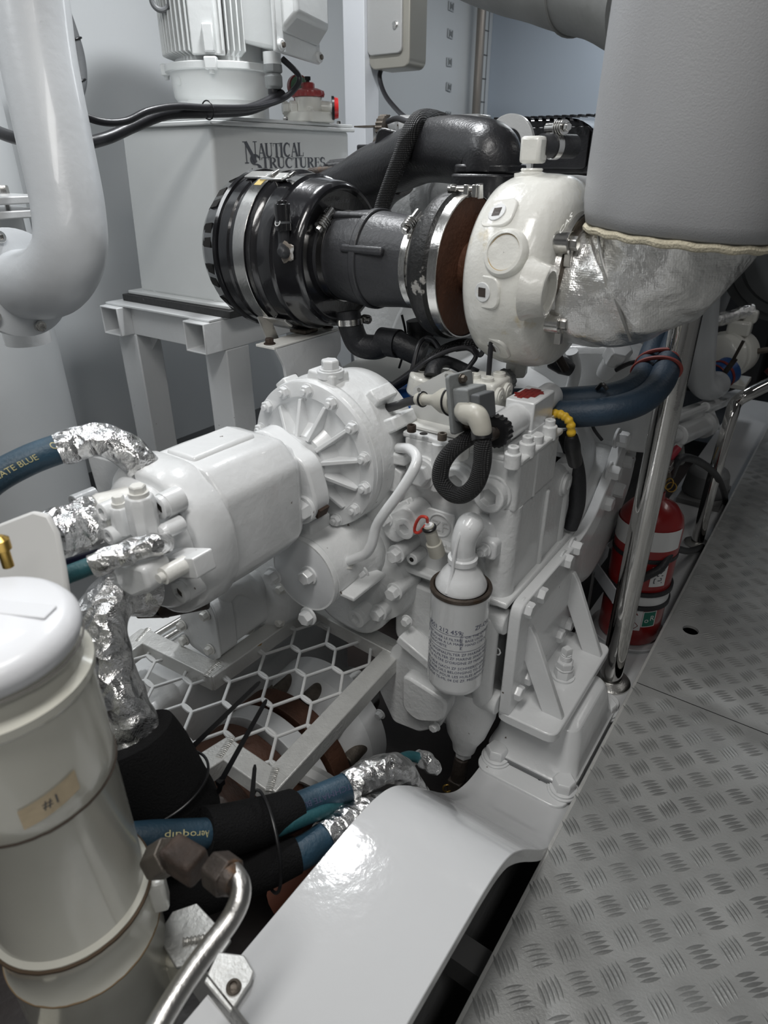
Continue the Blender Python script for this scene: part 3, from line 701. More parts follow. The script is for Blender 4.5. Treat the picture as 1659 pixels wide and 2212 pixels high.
# valve block and its lid
MB().box(((-.640-.402)/2, (GY-.005+1.165)/2, .645), (.238, 1.165-GY+.005, .10)).build('valve_block', whitec, gb, bev=.008, seg=3)
for x in (-.565,): MB().cyl((x, GY-.004, .60), (x, GY-.004, .693), .012).build('block_boss', whitec, gb)
MB().cyl((-.411, 1.062, .60), (-.411, 1.062, .693), .011).build('block_boss', whitec, gb)
lz = .695
MB().box((-.521, 1.075, lz), (.246, .190, .012)).build('block_lid', whitec, gb, bev=.004)
b = MB()
for x0, y0, x1, y1 in ((-.435, .995, -.435, 1.15), (-.60, 1.15, -.435, 1.15)): b.bar((x0, y0, lz+.010), (x1, y1, lz+.010), .014, .016)
b.build('lid_rib', whitec, gb, bev=.004)
for px, py in ((1107, 985), (1138, 962), (1157, 942), (1186, 925)):
    q = Zp(px, py+6, lz+.012); hh = .026 if py != 942 else .022
    b = MB(); b.cyl(q+V((0, 0, -.016)), q+V((0, 0, hh*.45)), .0145)
    b.build('lid_boss', whitec, gb, bev=.002)
    if py != 942: MB().socket(q+V((0, 0, hh*.45)), Z_, .0098, .011).build('lid_screw', whitec, gb)
for (px, py, kind, R) in ((914, 1022, 'hex', .030), (993, 1037, 'soc', .030), (1064, 1067, 'soc', .031)):
    q = Yp(px, py, GY-.01); b = MB(); b.cyl(q+V((0, .03, 0)), q+V((0, 0, 0)), R*1.13, n=40); b.build('plug_boss', whitec, gb, bev=.002)
    if kind == 'hex':
        b = MB(); b.cyl(q, q-Y_*.007, R); b.hexa(q-Y_*.007, -Y_, .040, .014, .5); b.build('hex_plug', whitec, gb, bev=.001)
    else:
        b = MB(); b.socket(q, -Y_, R*.97, .019); b.build('hex_plug', whitec, gb, bev=.0008)
# oil line casting down the aft right corner
b = MB(); b.tube([(-.452, 1.0, .352), (-.436, .984, .352), (-.428, .975, .340), (-.427, .972, .31), (-.427, .972, .20), (-.428, .973, .165), (-.434, .982, .145), (-.445, 1.0, .140)], .0205, n=20); b.build('oil_line', whitec, gb)
MB().cyl((-.44, .99, .352), (-.395, .99, .352), .026).build('line_boss', whitec, gb, bev=.003)
MB().cyl((-.45, .99, .14), (-.395, .99, .14), .026).build('line_boss', whitec, gb, bev=.003)
# bracket: plate on the flank, base plate, two gussets, stud
bz = .110
ppoly = [(.985, bz-.012), (.985, .40), (1.325, .40), (1.40, .425), (1.47, .487), (1.56, .60), (1.62, .69), (1.665, .69), (1.665, .66), (1.60, .565), (1.51, .445), (1.43, .375), (1.345, .35), (1.34, bz-.012)]
b = MB(); b.prism(poly_round(ppoly, .03, 4), (GP, 0, 0), Y_, Z_, .024); b.build('side_plate', white, gb, bev=.003)
bpz = [(-.400, .985), (-.266, .985), (-.266, 1.335), (-.400, 1.335)]
MB().prism(poly_round(bpz, .025, 4), (0, 0, bz-.012), X_, Y_, .024).build('base_plate', white, gb, bev=.003)
def gusset(y):
    g = [(-.318, bz+.01), (-.274, bz+.01), (-.274, bz+.018), (-.352, .30), (-.366, .322), (-.384, .322), (-.384, .262)]
    MB().prism(g, (0, y+.007, 0), X_, Z_, .014).build('gusset', white, gb, bev=.002)
gusset(1.045); gusset(1.285)
sq = V((-.322, 1.166, bz+.012))
b = MB(); b.cyl(sq, sq+V((0, 0, .005)), .026); b.build('stud_washer', white, gb)
MB().hexa(sq+V((0, 0, .005)), Z_, .038, .022, .2).build('stud_nut', white, gb, bev=.001)
b = MB(); b.cyl(sq+V((0, 0, .026)), sq+V((0, 0, .030)), .020); b.hexa(sq+V((0, 0, .030)), Z_, .034, .018, .7); b.build('lock_nut', white, gb, bev=.001)
b = MB()
b.lathe(sq+V((0, 0, .046)), Z_, [(0, .0115)] + [(.002*k+.001, .0125 if k % 2 else .0108) for k in range(1, 9)] + [(.020, .011)], n=24); b.build('stud_thread', white, gb)
MB().hexa(sq+V((0, 0, .066)), Z_, .017, .016, .3, n=4).build('stud_head', white, gb)
bolts(gb, [Xp(x, y, GP+.013) for x, y in ((1128, 1312), (1156, 1280), (1214, 1208), (1234, 1180), (1217, 1343), (1196, 1368), (1106, 1490), (1129, 1458))], X_, .030, white, 'bracket_bolt', h=.021)
bolts(gb, [Xp(x, y, -.383) for x, y in ((1300, 1084), (1326, 1056), (1315, 1018), (1345, 992), (1332, 946), (1354, 918))], X_, .033, white, 'flange_bolt', h=.024)
# bell housing behind the bracket
b = MB(); b.lathe((-.70, 1.30, .42), Y_, [(0, .25), (.02, .26), (.18, .275), (.36, .30), (.37, .28)], n=64); b.build('bell_housing', whitec, gb)
bh = poly_round([(1.36, .38), (1.42, .40), (1.50, .475), (1.60, .61), (1.75, .64), (1.78, .36), (1.66, .22), (1.50, .16), (1.36, .22)], .07, 5)
MB().prism(bh, (-.385, 0, 0), Y_, Z_, -.09).build('side_casting', whitec, gb, bev=.03, seg=4)
# badge with a round raised emblem
zc = Yp(951, 1134, GY-.0105)
MB().prism(rrect(.030, .030, .004), zc+V((0, .004, 0)), X_, Z_, .006).build('badge_plate', whitec, gb, bev=.0015)
b = MB(); b.torus(zc+V((0, -.002, 0)), Y_, .0235, .0022); fm = flatmap(zc+V((-.0175, -.0022, -.0115)), X_, Z_, .0012)
text_on(b, 'ZF', .032, fm); b.build('badge_emblem', mat('badge_paint', (.60, .61, .61), .3), gb)
# type plate, dark blue with pale lines
pq = [Yp(x, y, GY+.0) for x, y in ((893, 1307), (893, 1395))]
pl_ = Yp(912, 1352, .996)
MB().box(pl_, (.05, .003, .085)).build('type_plate', labelw, gb)
MB().box(pl_+V((.003, -.002, .0)), (.042, .0015, .074)).build('type_plate_field', labelb, gb)
b = MB()
for k in range(6): b.box(pl_+V((-.006+.012*(k % 2)*.3, -.003, .024-.009*k)), (.024, .001, .0042))
b.box(pl_+V((.006, -.003, -.031)), (.012, .001, .003)); b.build('type_plate_lines', labelw, gb)
for z in (.037, -.037): MB().cyl(pl_+V((-.018, -.001, z)), pl_+V((-.018, -.004, z)), .0035, n=12).build('rivet', alu, gb)
# bearing cover low on the aft face, pan and sump
cvx = poly_round([(lambda q: (q.x, q.z))(Yp(x, y, .95)) for x, y in ((845, 1400), (880, 1375), (985, 1462), (980, 1520), (950, 1572), (905, 1582), (850, 1560), (818, 1490))], .012, 4)
MB().prism(cvx, (0, .99, 0), X_, Z_, .04).build('lower_cover', whitec, gb, bev=.004, seg=2)
b = MB(); b.bar(Yp(872, 1368, .945), Yp(992, 1470, .945), .022, .05, Y_); b.build('cover_flange', whitec, gb, bev=.003)
MB().prism(poly_round([(-.66, .36), (-.47, .36), (-.47, .18), (-.52, .13), (-.66, .20)], .02), (0, 1.02, 0), X_, Z_, .035).build('aft_boss', whitec, gb, bev=.006)
bolts(gb, [Yp(x, y, .944) for x, y in ((880, 1340), (917, 1478), (935, 1540), (940, 1568), (822, 1542))], -Y_, .018, whitec, 'cover_bolt')
MB().box(Yp(905, 1410, .94), (.04, .02, .014)).build('cover_lug', whitec, gb, bev=.003)
b = MB(); q = Yp(940, 1520, .93)
MB().prism(poly_round([(-.06, .05), (.055, .03), (.045, -.035), (-.02, -.07), (-.06, -.05)], .02), q+V((-.02, .04, 0)), X_, Z_, .05).build('lower_lug', whitec, gb, bev=.006)
b = MB(); b.lathe((-.472, 1.02, .14), V((.0, -.12, -1)), [(0, .062), (.08, .060), (.14, .045), (.17, .03), (.19, .026)], n=32); b.build('sump', whitec, gb)
q = V((-.472, .997, -.05)); MB().hexa(q, V((0, -.1, -1)), .035, .02).build('drain_plug', whitec, gb)
# raised letters half hidden behind the oil filter
qq = Yp(1042, 1385, .985)
b = MB(); text_on(b, 'OD', .034, flatmap(qq+V((-.008, 0, -.02)), X_, Z_, .002)); text_on(b, 'U', .034, flatmap(qq+V((-.002, 0, .02)), X_, Z_, .002)); b.build('raised_letters', whitec, gb)
MB().box(qq+V((.0, .0, -.045)), (.04, .01, .03)).build('cast_pad', whitec, gb, bev=.003)

# ---- round bell cover on the aft side carrying the hydraulic pump
PCX, PCZ, PR = -.798, .640, .151
PY = .90
b = MB(); b.lathe((PCX, PY, PCZ), Y_, [(0, PR-.006), (0, PR-.003), (.004, PR), (.018, PR), (.0185, PR-.003), (.022, PR-.003), (.0225, PR), (.050, PR+.002), (.10, PR-.006), (.16, PR-.012), (.162, .05)], n=96)
b.build('clutch_case', whitec, gb)
# cover face: rim ring, recessed web, radial ribs, hub
b = MB()
b.lathe((PCX, PY, PCZ), -Y_, [(-.002, PR-.001), (.006, PR-.002), (.008, PR-.006), (.008, PR-.030), (.004, PR-.035), (.002, PR-.05), (.004, .07), (.03, .052)], n=96)
b.build('cover_face', white, gb)
for k in range(12):
    a = 2*PI*(k+.33)/12; d_ = V((math.cos(a), 0, math.sin(a))); t_ = V((-d_.z, 0, d_.x)); o_ = V((PCX, PY, PCZ)); b = MB()
    b.rings([[o_+d_*.05-t_*.006-Y_*.0, o_+d_*.05+t_*.006, o_+d_*.05+t_*.0045-Y_*.040, o_+d_*.05-t_*.0045-Y_*.040],
             [o_+d_*.117-t_*.005, o_+d_*.117+t_*.005, o_+d_*.117+t_*.0035-Y_*.011, o_+d_*.117-t_*.0035-Y_*.011]])
    b.build('radial_rib', white, gb, bev=.0015)
for k in range(14):
    a = 2*PI*(k+.5)/14
    q = V((PCX+math.cos(a)*(PR-.0165), PY-.008, PCZ+math.sin(a)*(PR-.0165)))
    b = MB(); b.cyl(q+Y_*.001, q-Y_*.0015, .0135, n=20); b.hexa(q-Y_*.0015, -Y_, .021, .010, random.random()); b.cyl(q-Y_*.011, q-Y_*.017, .0058, n=16); b.build('cover_nut', white, gb, bev=.0005, seg=1)
for x, y in ((612, 851), (790, 1056), (608+4, 1102)):
    q = Yp(x, y, PY-.0085); MB().cyl(q+Y_*.002, q-Y_*.0004, .0045, n=16).build('bolt_hole', mat('rusty_hole', (.10, .045, .015), .8), gb)
# lugs and ribs round the case rim
for (px, py, l_) in ((722, 835, 0), (800, 845, 1), (826, 872, 1), (856, 965, 2)):
    pass
def rimblock(adeg, w_, y0, y1, r1, nm='rim_lug'):
    a = math.radians(adeg); d_ = V((math.cos(a), 0, math.sin(a))); t_ = V((-d_.z, 0, d_.x)); o_ = V((PCX, 0, PCZ)); b = MB()
    b.rings([[o_+Y_*y+d_*(PR-.03)-t_*w_*.62, o_+Y_*y+d_*(PR-.03)+t_*w_*.62, o_+Y_*y+d_*r1+t_*w_/2, o_+Y_*y+d_*r1-t_*w_/2] for y in (y0, y1)])
    return b.build(nm, whitec, gb, bev=.004)
rimblock(86, .060, .915, .965, PR+.014)
rimblock(50, .030, .955, 1.02, PR+.016); rimblock(28, .026, .955, 1.03, PR+.022); rimblock(4, .022, .955, 1.0, PR+.026); rimblock(-14, .05, .96, 1.03, PR+.016)
rimblock(128, .03, .92, .96, PR+.012)
tq = V((PCX+.018, .938, PCZ+PR+.012))
b = MB(); b.cyl(tq-Z_*.01, tq+Z_*.004, .026); b.cyl(tq+Z_*.004, tq+Z_*.007, .021); b.hexa(tq+Z_*.007, Z_, .030, .016, .4); b.build('vent_plug', white, gb, bev=.001)
# case behind the cover running down into the second, lower gear cover
low = poly_round([(-.93, .62), (-.67, .60), (-.655, .40), (-.66, .25), (-.72, .19), (-.84, .20), (-.90, .30), (-.95, .5)], .05, 5)
MB().prism(low, (0, 1.04, 0), X_, Z_, .09).build('gear_case', whitec, gb, bev=.012, seg=3)
LC = Yp(795, 1252, .955)
b = MB(); b.lathe(LC, -Y_, [(-.05, .105), (-.02, .105), (.0, .10), (.006, .09), (.010, .075), (.012, .072)], n=56); b.build('lower_bell', whitec, gb)
for (px, py) in ((857, 1196), (853, 1277), (820, 1322), (790, 1180)):
    q = Yp(px, py, .925); b = MB(); b.cyl(q+Y_*.07, q, .0165, n=24); b.build('bolt_column', whitec, gb, bev=.002)
    MB().bolt(q, -Y_, .026, .016).build('case_bolt', whitec, gb, bev=.0006, seg=1)
q = Yp(768, 1338, .90); MB().cyl(q+Y_*.08, q+Y_*.01, .021).build('bolt_column', whitec, gb, bev=.002)
MB().socket(q+Y_*.01, -Y_, .021, .010).build('hex_plug', whitec, gb)
q = Yp(889, 1209, .95); MB().cyl(q+Y_*.04, q, .013).build('bolt_column', whitec, gb, bev=.002)
MB().cyl(q, q-Y_*.0005, .005).build('bolt_hole', hole, gb)
for px, py in ((742, 1172), (784, 1193), (747, 1238)):
    pass
# small control block with one hex bolt and one big socket plug
cb_ = Yp(862, 1135, .93)
cp = rrect(.052, .026, .024, 6)
cu = V((.80, 0, .60)).normalized(); cw = V((-.60, 0, .80)).normalized()
MB().prism([(x*.9, y*1.15) for x, y in cp], cb_+V((0, .0, 0)), cu, cw, -.06).build('control_block', whitec, gb, bev=.004)
b = MB(); 
for s_ in (.012, -.002): b.bar(cb_+cw*(.032+.0)+Y_*(.02+s_)-cu*.03, cb_+cw*.032+Y_*(.02+s_)+cu*.035, .006, .010)
b.build('block_rib', whitec, gb, bev=.002)
MB().bolt(cb_-cu*.022+cw*.022-Y_*.0, -Y_, .022, .012).build('block_bolt', whitec, gb, bev=.0006)
MB().socket(cb_+cu*.012-cw*.010, -Y_, .021, .007).build('hex_plug', whitec, gb)
# white transfer pipe from rim lug down to the small cylinder
pipe = [Yp(862, 968, .965), Yp(884, 970, .945), Yp(900, 988, .925), Yp(893, 1016, .905), Yp(862, 1066, .885), Yp(828, 1112, .872), Yp(812, 1140, .868), Yp(803, 1175, .862), Yp(790, 1196, .858), Yp(768, 1206, .856), Yp(745, 1214, .855)]
o = MB().tube(pipe, .0098, n=18).build('transfer_pipe', white, gb)
q0 = Yp(752, 1212, .855); q1 = Yp(722, 1222, .853); d_ = (q1-q0).normalized()
b = MB(); b.hexa(q0, d_, .032, .018); b.cyl(q0+d_*.015, q0+d_*.022, .014); b.hexa(q0+d_*.020, d_, .034, .016, .4); b.build('pipe_nut', whiter, o, bev=.001)

# ---- charge pump cylinder: round flat cap facing the camera
QY = .800; QC = Yp(655, 1242, QY); QR = .0805
cpm = thing('charge_pump', 'short white cylinder with flat bolted round cap below the ribbed bell cover', 'pump', QC+V((0, .08, -QR)))
MB().lathe(QC, Y_, [(0, QR-.003), (.0, QR-.001), (.003, QR), (.010, QR), (.0105, QR-.002), (.013, QR-.002), (.0135, QR), (.10, QR-.004), (.13, QR+.012), (.145, QR+.014), (.155, QR+.012)], n=72).build('pump_body', whitec, cpm)
MB().lathe(QC, -Y_, [(-.001, QR-.003), (.0005, QR-.006)], n=64).build('end_cap', mat('cap_paint', (.70, .715, .73), .34, coat=.2, bump=.6, bscale=40, specks=CHIP), cpm)
for px, py in ((668, 1242), (592, 1243), (667, 1330)):
    MB().bolt(Yp(px, py, QY-.001), -Y_, .027, .016).build('cap_bolt', white, cpm, bev=.0006, seg=1)
q = QC+V((.0, .055, QR-.008)); MB().box(q+V((-.02, 0, .014)), (.05, .06, .035)).build('top_block', whitec, cpm, bev=.004)
q = QC+V((QR*.93, .075, -.028)); MB().box(q+V((.012, 0, 0)), (.045, .11, .010)).build('side_fin', whitec, cpm, bev=.003)
for px, py, y_ in ((741, 1171, .905), (781, 1238, .90), (778, 1258, .90), (700, 1160, .92)):
    MB().bolt(Yp(px, py, y_), -Y_, .026, .016).build('flange_bolt', white, cpm, bev=.0006, seg=1)

# ---------------------------------------------------------------- hydraulic pump
PCX -= .018; PCZ -= .020
hp = thing('hydraulic_pump', 'large glossy white hydraulic piston pump bolted to the ribbed bell cover', 'pump', (PCX, .65, PCZ-.14))
def oct_(y, w0, h0, dx=0, dz=0, c=.38, k=3, r=.02):
    pts = [(w0, h0*(1-c)), (w0*(1-c), h0), (-w0*(1-c), h0), (-w0, h0*(1-c)), (-w0, -h0*(1-c)), (-w0*(1-c), -h0), (w0*(1-c), -h0), (w0, -h0*(1-c))]
    return [V((PCX+dx+x, y, PCZ+dz+z)) for x, z in poly_round(pts, r, k)]
# hub ring and two bolt adapter flange
MB().lathe((PCX, PY-.03, PCZ), -Y_, [(-.02, .066), (.0, .070), (.02, .078), (.03, .082), (.052, .082), (.056, .080)], n=64).build('adapter_ring', white, hp)
fl = []
for y, k in ((.842, 1.), (.800, 1.)):
    pts = [(.108, .022), (.056, .084), (-.056, .084), (-.108, .022), (-.108, -.022), (-.056, -.084), (.056, -.084), (.108, -.022)]
    ca, sa = math.cos(-.42), math.sin(-.42)
    fl.append([V((PCX+x*ca-z*sa, y, PCZ+x*sa+z*ca)) for x, z in poly_round([(x*k, z*k) for x, z in pts], .02, 4)])
MB().rings(fl).build('mounting_flange', white, hp, bev=.005, seg=3)
ca, sa = math.cos(-.42), math.sin(-.42)
for s_ in (1, -1):
    q = V((PCX+s_*.086*ca, .798, PCZ+s_*.086*sa)); b = MB(); b.cyl(q+Y_*.003, q-Y_*.005, .025); b.hexa(q-Y_*.005, -Y_, .036, .021, .2); b.build('flange_bolt', white, hp, bev=.001)
q = V((PCX+.108*ca+.004, .822, PCZ+.108*sa)); MB().box(q+V((-.006, 0, 0)), (.014, .026, .020), M.Rotation(.42, 3, 'Y')).build('flange_slot', mat('slot_rust', (.05, .03, .02), .8), hp)
for px, py in ((532, 937), (607, 938)):
    q = Yp(px, py, .83); MB().box(q, (.014, .008, .003)).build('rust_pocket', rust, hp)
# body: eight sided barrel that swells towards the end plate
MB().rings([oct_(.812, .066, .076, r=.012), oct_(.79, .076, .088, r=.012), oct_(.772, .094, .105, r=.012), oct_(.757, .100, .110, r=.012), oct_(.66, .102, .112, r=.012), oct_(.60, .100, .112, r=.012), oct_(.595, .096, .110, r=.012)]).build('barrel', white, hp, bev=.008, seg=3, ang=30)
b = MB(); b.rings([[V((PCX+x, y, PCZ+z)) for x, z in ((-.052, .09), (.03, .09), (.022, .1185), (-.045, .1185))] for y in (.745, .61)]); b.build('top_ridge', white, hp, bev=.006, seg=3)
# end plate
ep = [(.096, .078), (.040, .122), (-.065, .122), (-.108, .078), (-.108, -.07), (-.065, -.14), (.015, -.152), (.085, -.10), (.116, -.045), (.116, .030)]
def eps(y, k): return [V((PCX+x*k, y, PCZ-.002+z*k)) for x, z in poly_round(ep, .035, 5)]
MB().rings([eps(.600, .97), eps(.594, 1.), eps(.560, 1.), eps(.545, .985), eps(.535, .94), eps(.532, .90)]).build('end_plate', white, hp, ang=50)
MB().rings([eps(.532, .86), eps(.515, .80), eps(.510, .72)]).build('end_boss', white, hp, bev=.006, seg=3)
for px, py, r_ in ((352, 1093, .0175), (395, 1276, .0175)):
    q = Yp(px, py, .506); b = MB(); b.cyl(q+Y_*.03, q, r_*1.1); b.build('socket_boss', white, hp)
    MB().socket(q, -Y_, r_, .009).build('socket_screw', white, hp); MB().cyl(q-Y_*.0034, q-Y_*.0040, r_*.50, n=24).build('socket_hole', rustw, hp)
# port block on the end with two tall valve spools
MB().prism(poly_round([(-.055, .06), (.05, .06), (.06, .0), (.05, -.05), (-.05, -.06)], .015), Yp(292, 1165, .53), X_, Z_, .055).build('port_block', white, hp, bev=.006, seg=3)
MB().prism(poly_round([(-.06, .05), (.05, .06), (.06, -.04), (-.05, -.05)], .02), Yp(240, 1050, .56), X_, Z_, -.05).build('rear_block', white, hp, bev=.008, seg=3)
def spool(px0, py0, px1, py1, w_, y_, nm):
    a, c = Yp(px0, py0, y_), Yp(px1, py1, y_); b = MB()
    b.hexa(a, (c-a), w_, (c-a).length, .3, n=8); b.build(nm, white, hp, bev=.002)
    d_ = (c-a).normalized(); MB().cyl(c, c+d_*.006, w_*.36).hexa(c+d_*.006, d_, w_*.5, .010).build(nm+'_nut', whiter, hp)
spool(316, 1150, 300, 1070, .040, .475, 'valve_spool'); spool(270, 1150, 258, 1092, .030, .470, 'valve_spool')
for px, py, y_ in ((232, 1102, .46), (246, 1154, .455), (170, 1082, .50)):
    q = Yp(px, py, y_); b = MB(); b.cyl(q+Y_*.03, q, .0135); b.build('screw_boss', white, hp); MB().socket(q, -Y_, .0135, .010).build('socket_screw', white, hp)
q = Yp(356, 1148, .487); MB().cyl(q+Y_*.03, q, .012).lathe(q, -Y_, [(0, .012), (.006, .009), (.008, .002)], n=24).build('dome_cap', white, hp)
# lower control piston block
MB().prism(poly_round([(-.036, .020), (.04, .036), (.045, .0), (.02, -.016), (.0, -.030), (-.034, -.026)], .01), Yp(335, 1225, .47), X_, Z_, .045).build('control_block', white, hp, bev=.006, seg=3)
MB().prism(poly_round([(-.03, .014), (.05, .040), (.055, .008), (-.03, -.018)], .004), Yp(415, 1212, .515), X_, Z_, .035).build('control_arm', white, hp, bev=.004)
q = Yp(352, 1245, .445); MB().cyl(q+Y_*.04, q, .0125).cyl(q, q-Y_*.008, .007).build('adjust_screw', whiter, hp)
MB().cyl(Yp(300, 1262, .45)+Y_*.05, Yp(300, 1262, .45), .018).build('piston_end', white, hp, bev=.004)
q = Yp(345, 1310, .56); MB().cyl(q, q+V((.06, .06, .01)), .022).cyl(q+V((-.03, -.012, -.006)), q, .017).build('dark_port_fitting', rustw, hp, bev=.002)
q = Yp(300, 1318, .57); MB().cyl(q, q+V((.05, .03, .005)), .016).build('dark_port_fitting', darksteel, hp)

# ---------------------------------------------------------------- gear pump beneath
g2 = thing('gear_pump', 'white gear pump with square bolted end plate, hanging below the hydraulic pump', 'pump', Yp(440, 1400, .74))
gc = Yp(432, 1350, .72)
ep2 = poly_round([(-.062, .070), (.045, .085), (.062, .055), (.062, -.06), (.03, -.085), (-.045, -.075), (-.062, -.045)], .015, 4)
MB().prism(ep2, gc, X_, Z_, .004).build('end_plate', whitec, g2, bev=.003)
MB().prism([(x*.97, z*.97) for x, z in ep2], gc+Y_*.05, X_, Z_, .05).build('pump_body', whitec, g2, bev=.004)
MB().prism([(x*.9, z*.9) for x, z in ep2], gc+Y_*.17, X_, Z_, .12).build('pump_housing', whitec, g2, bev=.01, seg=3)
bolts(g2, [Yp(x, y, .714) for x, y in ((445, 1328), (400, 1382), (455, 1402), (395, 1350))], -Y_, .018, whiter, 'end_bolt')
b = MB(); b.tube([Yp(470, 1300, .76), Yp(495, 1265, .78), Yp(525, 1262, .82), Yp(548, 1295, .86), Yp(552, 1345, .9), Yp(548, 1370, .92)], .027, n=24); b.build('cast_elbow', whitec, g2)
b = MB(); b.lathe(Yp(545, 1370, .9), V((.1, -.3, -1)), [(-.02, .03), (.0, .045), (.012, .045), (.02, .035)], n=32); b.build('elbow_flange', whitec, g2, bev=.002)
bolts(g2, [Yp(x, y, .84) for x, y in ((538, 1358), (505, 1360))], V((.2, -1, .2)), .020, whiter, 'elbow_bolt')
q = gc+V((0, .17, .0)); MB().lathe(q, Y_, [(-.02, .085), (.0, .11), (.02, .115), (.10, .115)], n=48).build('pump_flange', whitec, g2, bev=.003)
for a in range(6):
    t = a*PI/3+.4; MB().bolt(q+V((math.cos(t)*.1, -.003, math.sin(t)*.1)), -Y_, .018).build('flange_bolt', whiter, g2, bev=.0006, seg=1)
for px, py, y_ in ((586, 1300, .9), (575, 1255, .92), (600, 1160, .93), (560, 1200, .9), (655, 1150, .95)):
    q = Yp(px, py, y_); MB().cyl(q+Y_*.06, q, .018).build('stud_boss', whitec, g2); MB().bolt(q, -Y_, .018).build('stud_nut', whiter, g2, bev=.0006, seg=1)
# ================================================================ turbocharger, air filter, exhaust
def oncyl(px, py, c, ax, r):
    """first point of the pixel's ray on a cylinder, with the outward normal"""
    c = V(c); ax = V(ax).normalized(); d = _ray(px, py); o = _C - c
    dp = d - ax*d.dot(ax); op = o - ax*o.dot(ax)
    A = dp.dot(dp); B = 2*dp.dot(op); C_ = op.dot(op)-r*r; D = max(B*B-4*A*C_, 0)
    p = _C + d*((-B-math.sqrt(D))/(2*A)); q = p-c; n_ = (q-ax*q.dot(ax)).normalized()
    return p, n_
TY, TZ = 1.22, .966
tc = lambda x: V((x, TY, TZ))
tu = thing('turbocharger', 'cream white water cooled turbocharger housing with round plugs and brown rusted back', 'turbocharger', tc(-.52)-Z_*.17)
TR = .166
MB().lathe(tc(-.606), X_, [(.034, .09), (.020, .112), (.018, .128), (.022, .143), (.032, .155), (.046, .162), (.068, TR+.001), (.09, TR+.002), (.12, TR+.001), (.140, .164), (.154, .157), (.165, .143), (.171, .122), (.172, .105), (.176, .088)], n=96).build('turbine_housing', turbom, tu)
pn = (tc(-.52), X_)
def rp(px, py, r=TR): return oncyl(px, py, tc(0), X_, r)
# core plugs and square drive plugs on the rim
p, n_ = rp(1090, 546); n2 = (n_+V((-.10, 0, 0))).normalized()
p = p - n2*.003
MB().lathe(p, n2, [(-.02, .041), (.0, .040), (.007, .037), (.009, .035), (.0095, .030), (.006, .029)], n=56).build('plug_collar', turbom, tu)
MB().lathe(p, n2, [(-.02, .029), (.003, .0285), (.002, .025), (.005, .012), (.006, .001)], n=56).build('core_plug', white, tu)
MB().torus(p+n2*.006, n2, .0292, .0009).build('rust_ring', mat('rust_line', (.42, .28, .10), .7), tu)
p, n_ = rp(1172, 628, .150); n2 = V((.985, .06, -.03)).normalized(); p = p+n2*.010
MB().lathe(p, n2, [(-.035, .052), (-.02, .045), (.0, .040), (.002, .038), (.0025, .032), (-.010, .030)], n=56).build('plug_collar', turbom, tu)
MB().lathe(p, n2, [(-.03, .029), (-.010, .0298), (-.012, .001)], n=56).build('core_plug', turbom, tu)
for px, py, sz in ((1079, 466, .023), (1049, 629, .023), (1069, 743, .020)):
    p, n_ = rp(px, py, .158); n2 = (n_+V((-.20, 0, 0))).normalized(); b = MB()
    u_, v_, a_ = frame(n2, X_)
    b.prism(poly_round([(-.03, -.028), (.034, -.028), (.034, .028), (-.03, .028)], .022, 5), p-n2*.016, u_, v_, .024); b.build('plug_pad', turbom, tu, bev=.003)
    b = MB(); n = 4; c1 = [p+n2*.008+(u_*math.cos(2*PI*i/24)+v_*math.sin(2*PI*i/24))*.0165 for i in range(24)]
    b.cyl(p+n2*.006, p+n2*.010, .0165); b.build('drive_plug', whitec, tu, bev=.001)
    MB().prism([(-.0075, -.0075), (.0075, -.0075), (.0075, .0075), (-.0075, .0075)], p+n2*.0099, u_, v_, .0008).build('square_socket', rustw, tu)
# water fitting on top, with a hose clip behind it
tp = Yp(1149, 366, 1.215)
MB().lathe(tp-Z_*.012, Z_, [(0, .030), (.006, .030), (.007, .022)] + [(.009+.0025*k, .0195 if k % 2 else .0180) for k in range(3)], n=32).build('threaded_neck', turbom, tu)
MB().box(tp+Z_*.030, (.038, .038, .042)).build('water_fitting', turbom, tu, bev=.006, seg=2)
hd = V((.45, .9, .0)).normalized()
MB().cyl(tp+Z_*.036+hd*.015, tp+Z_*.036+hd*.09, .019).build('water_hose', rubber, tu)
o = clamp(tu, tp+Z_*.036+hd*.045, hd, .0195, .012, ang=.0, screw=1.25)
# lower fitting
bq = Yp(1118, 776, 1.215)
MB().cyl(bq+Z_*.03, bq-Z_*.002, .022).hexa(bq-Z_*.0, -Z_, .040, .034, .3).build('lower_fitting', turbom, tu, bev=.002)
# worn cast letters on the flank
q = Yp(1213, 500, 1.10); b = MB()
text_on(b, 'CAS', .028, lambda x, y: tuple(rp(1206+28*x/.05, 508-40*x/.05-y*600, .150)[0]+V((.004, -.006, 0)))); b.build('cast_letters', turbom, tu)
# outlet flange and clamp bolts
MB().lathe(tc(-.447), X_, [(0, .095), (.002, .108), (.012, .110), (.022, .108), (.024, .09)], n=64).build('outlet_flange', brushed, tu)
for px, py in ((1224, 525), (1203, 697)):
    q = Yp(px, py, 1.125); b = MB(); b.cyl(q-X_*.022, q+X_*.008, .0185); b.build('clamp_nut', steel, tu, bev=.001)
    b = MB(); b.hexa(q+X_*.008, X_, .02, .012); b.box(q+V((.004, .006, -.022)), (.012, .012, .03)); b.build('clamp_bolt', brushed, tu, bev=.001)
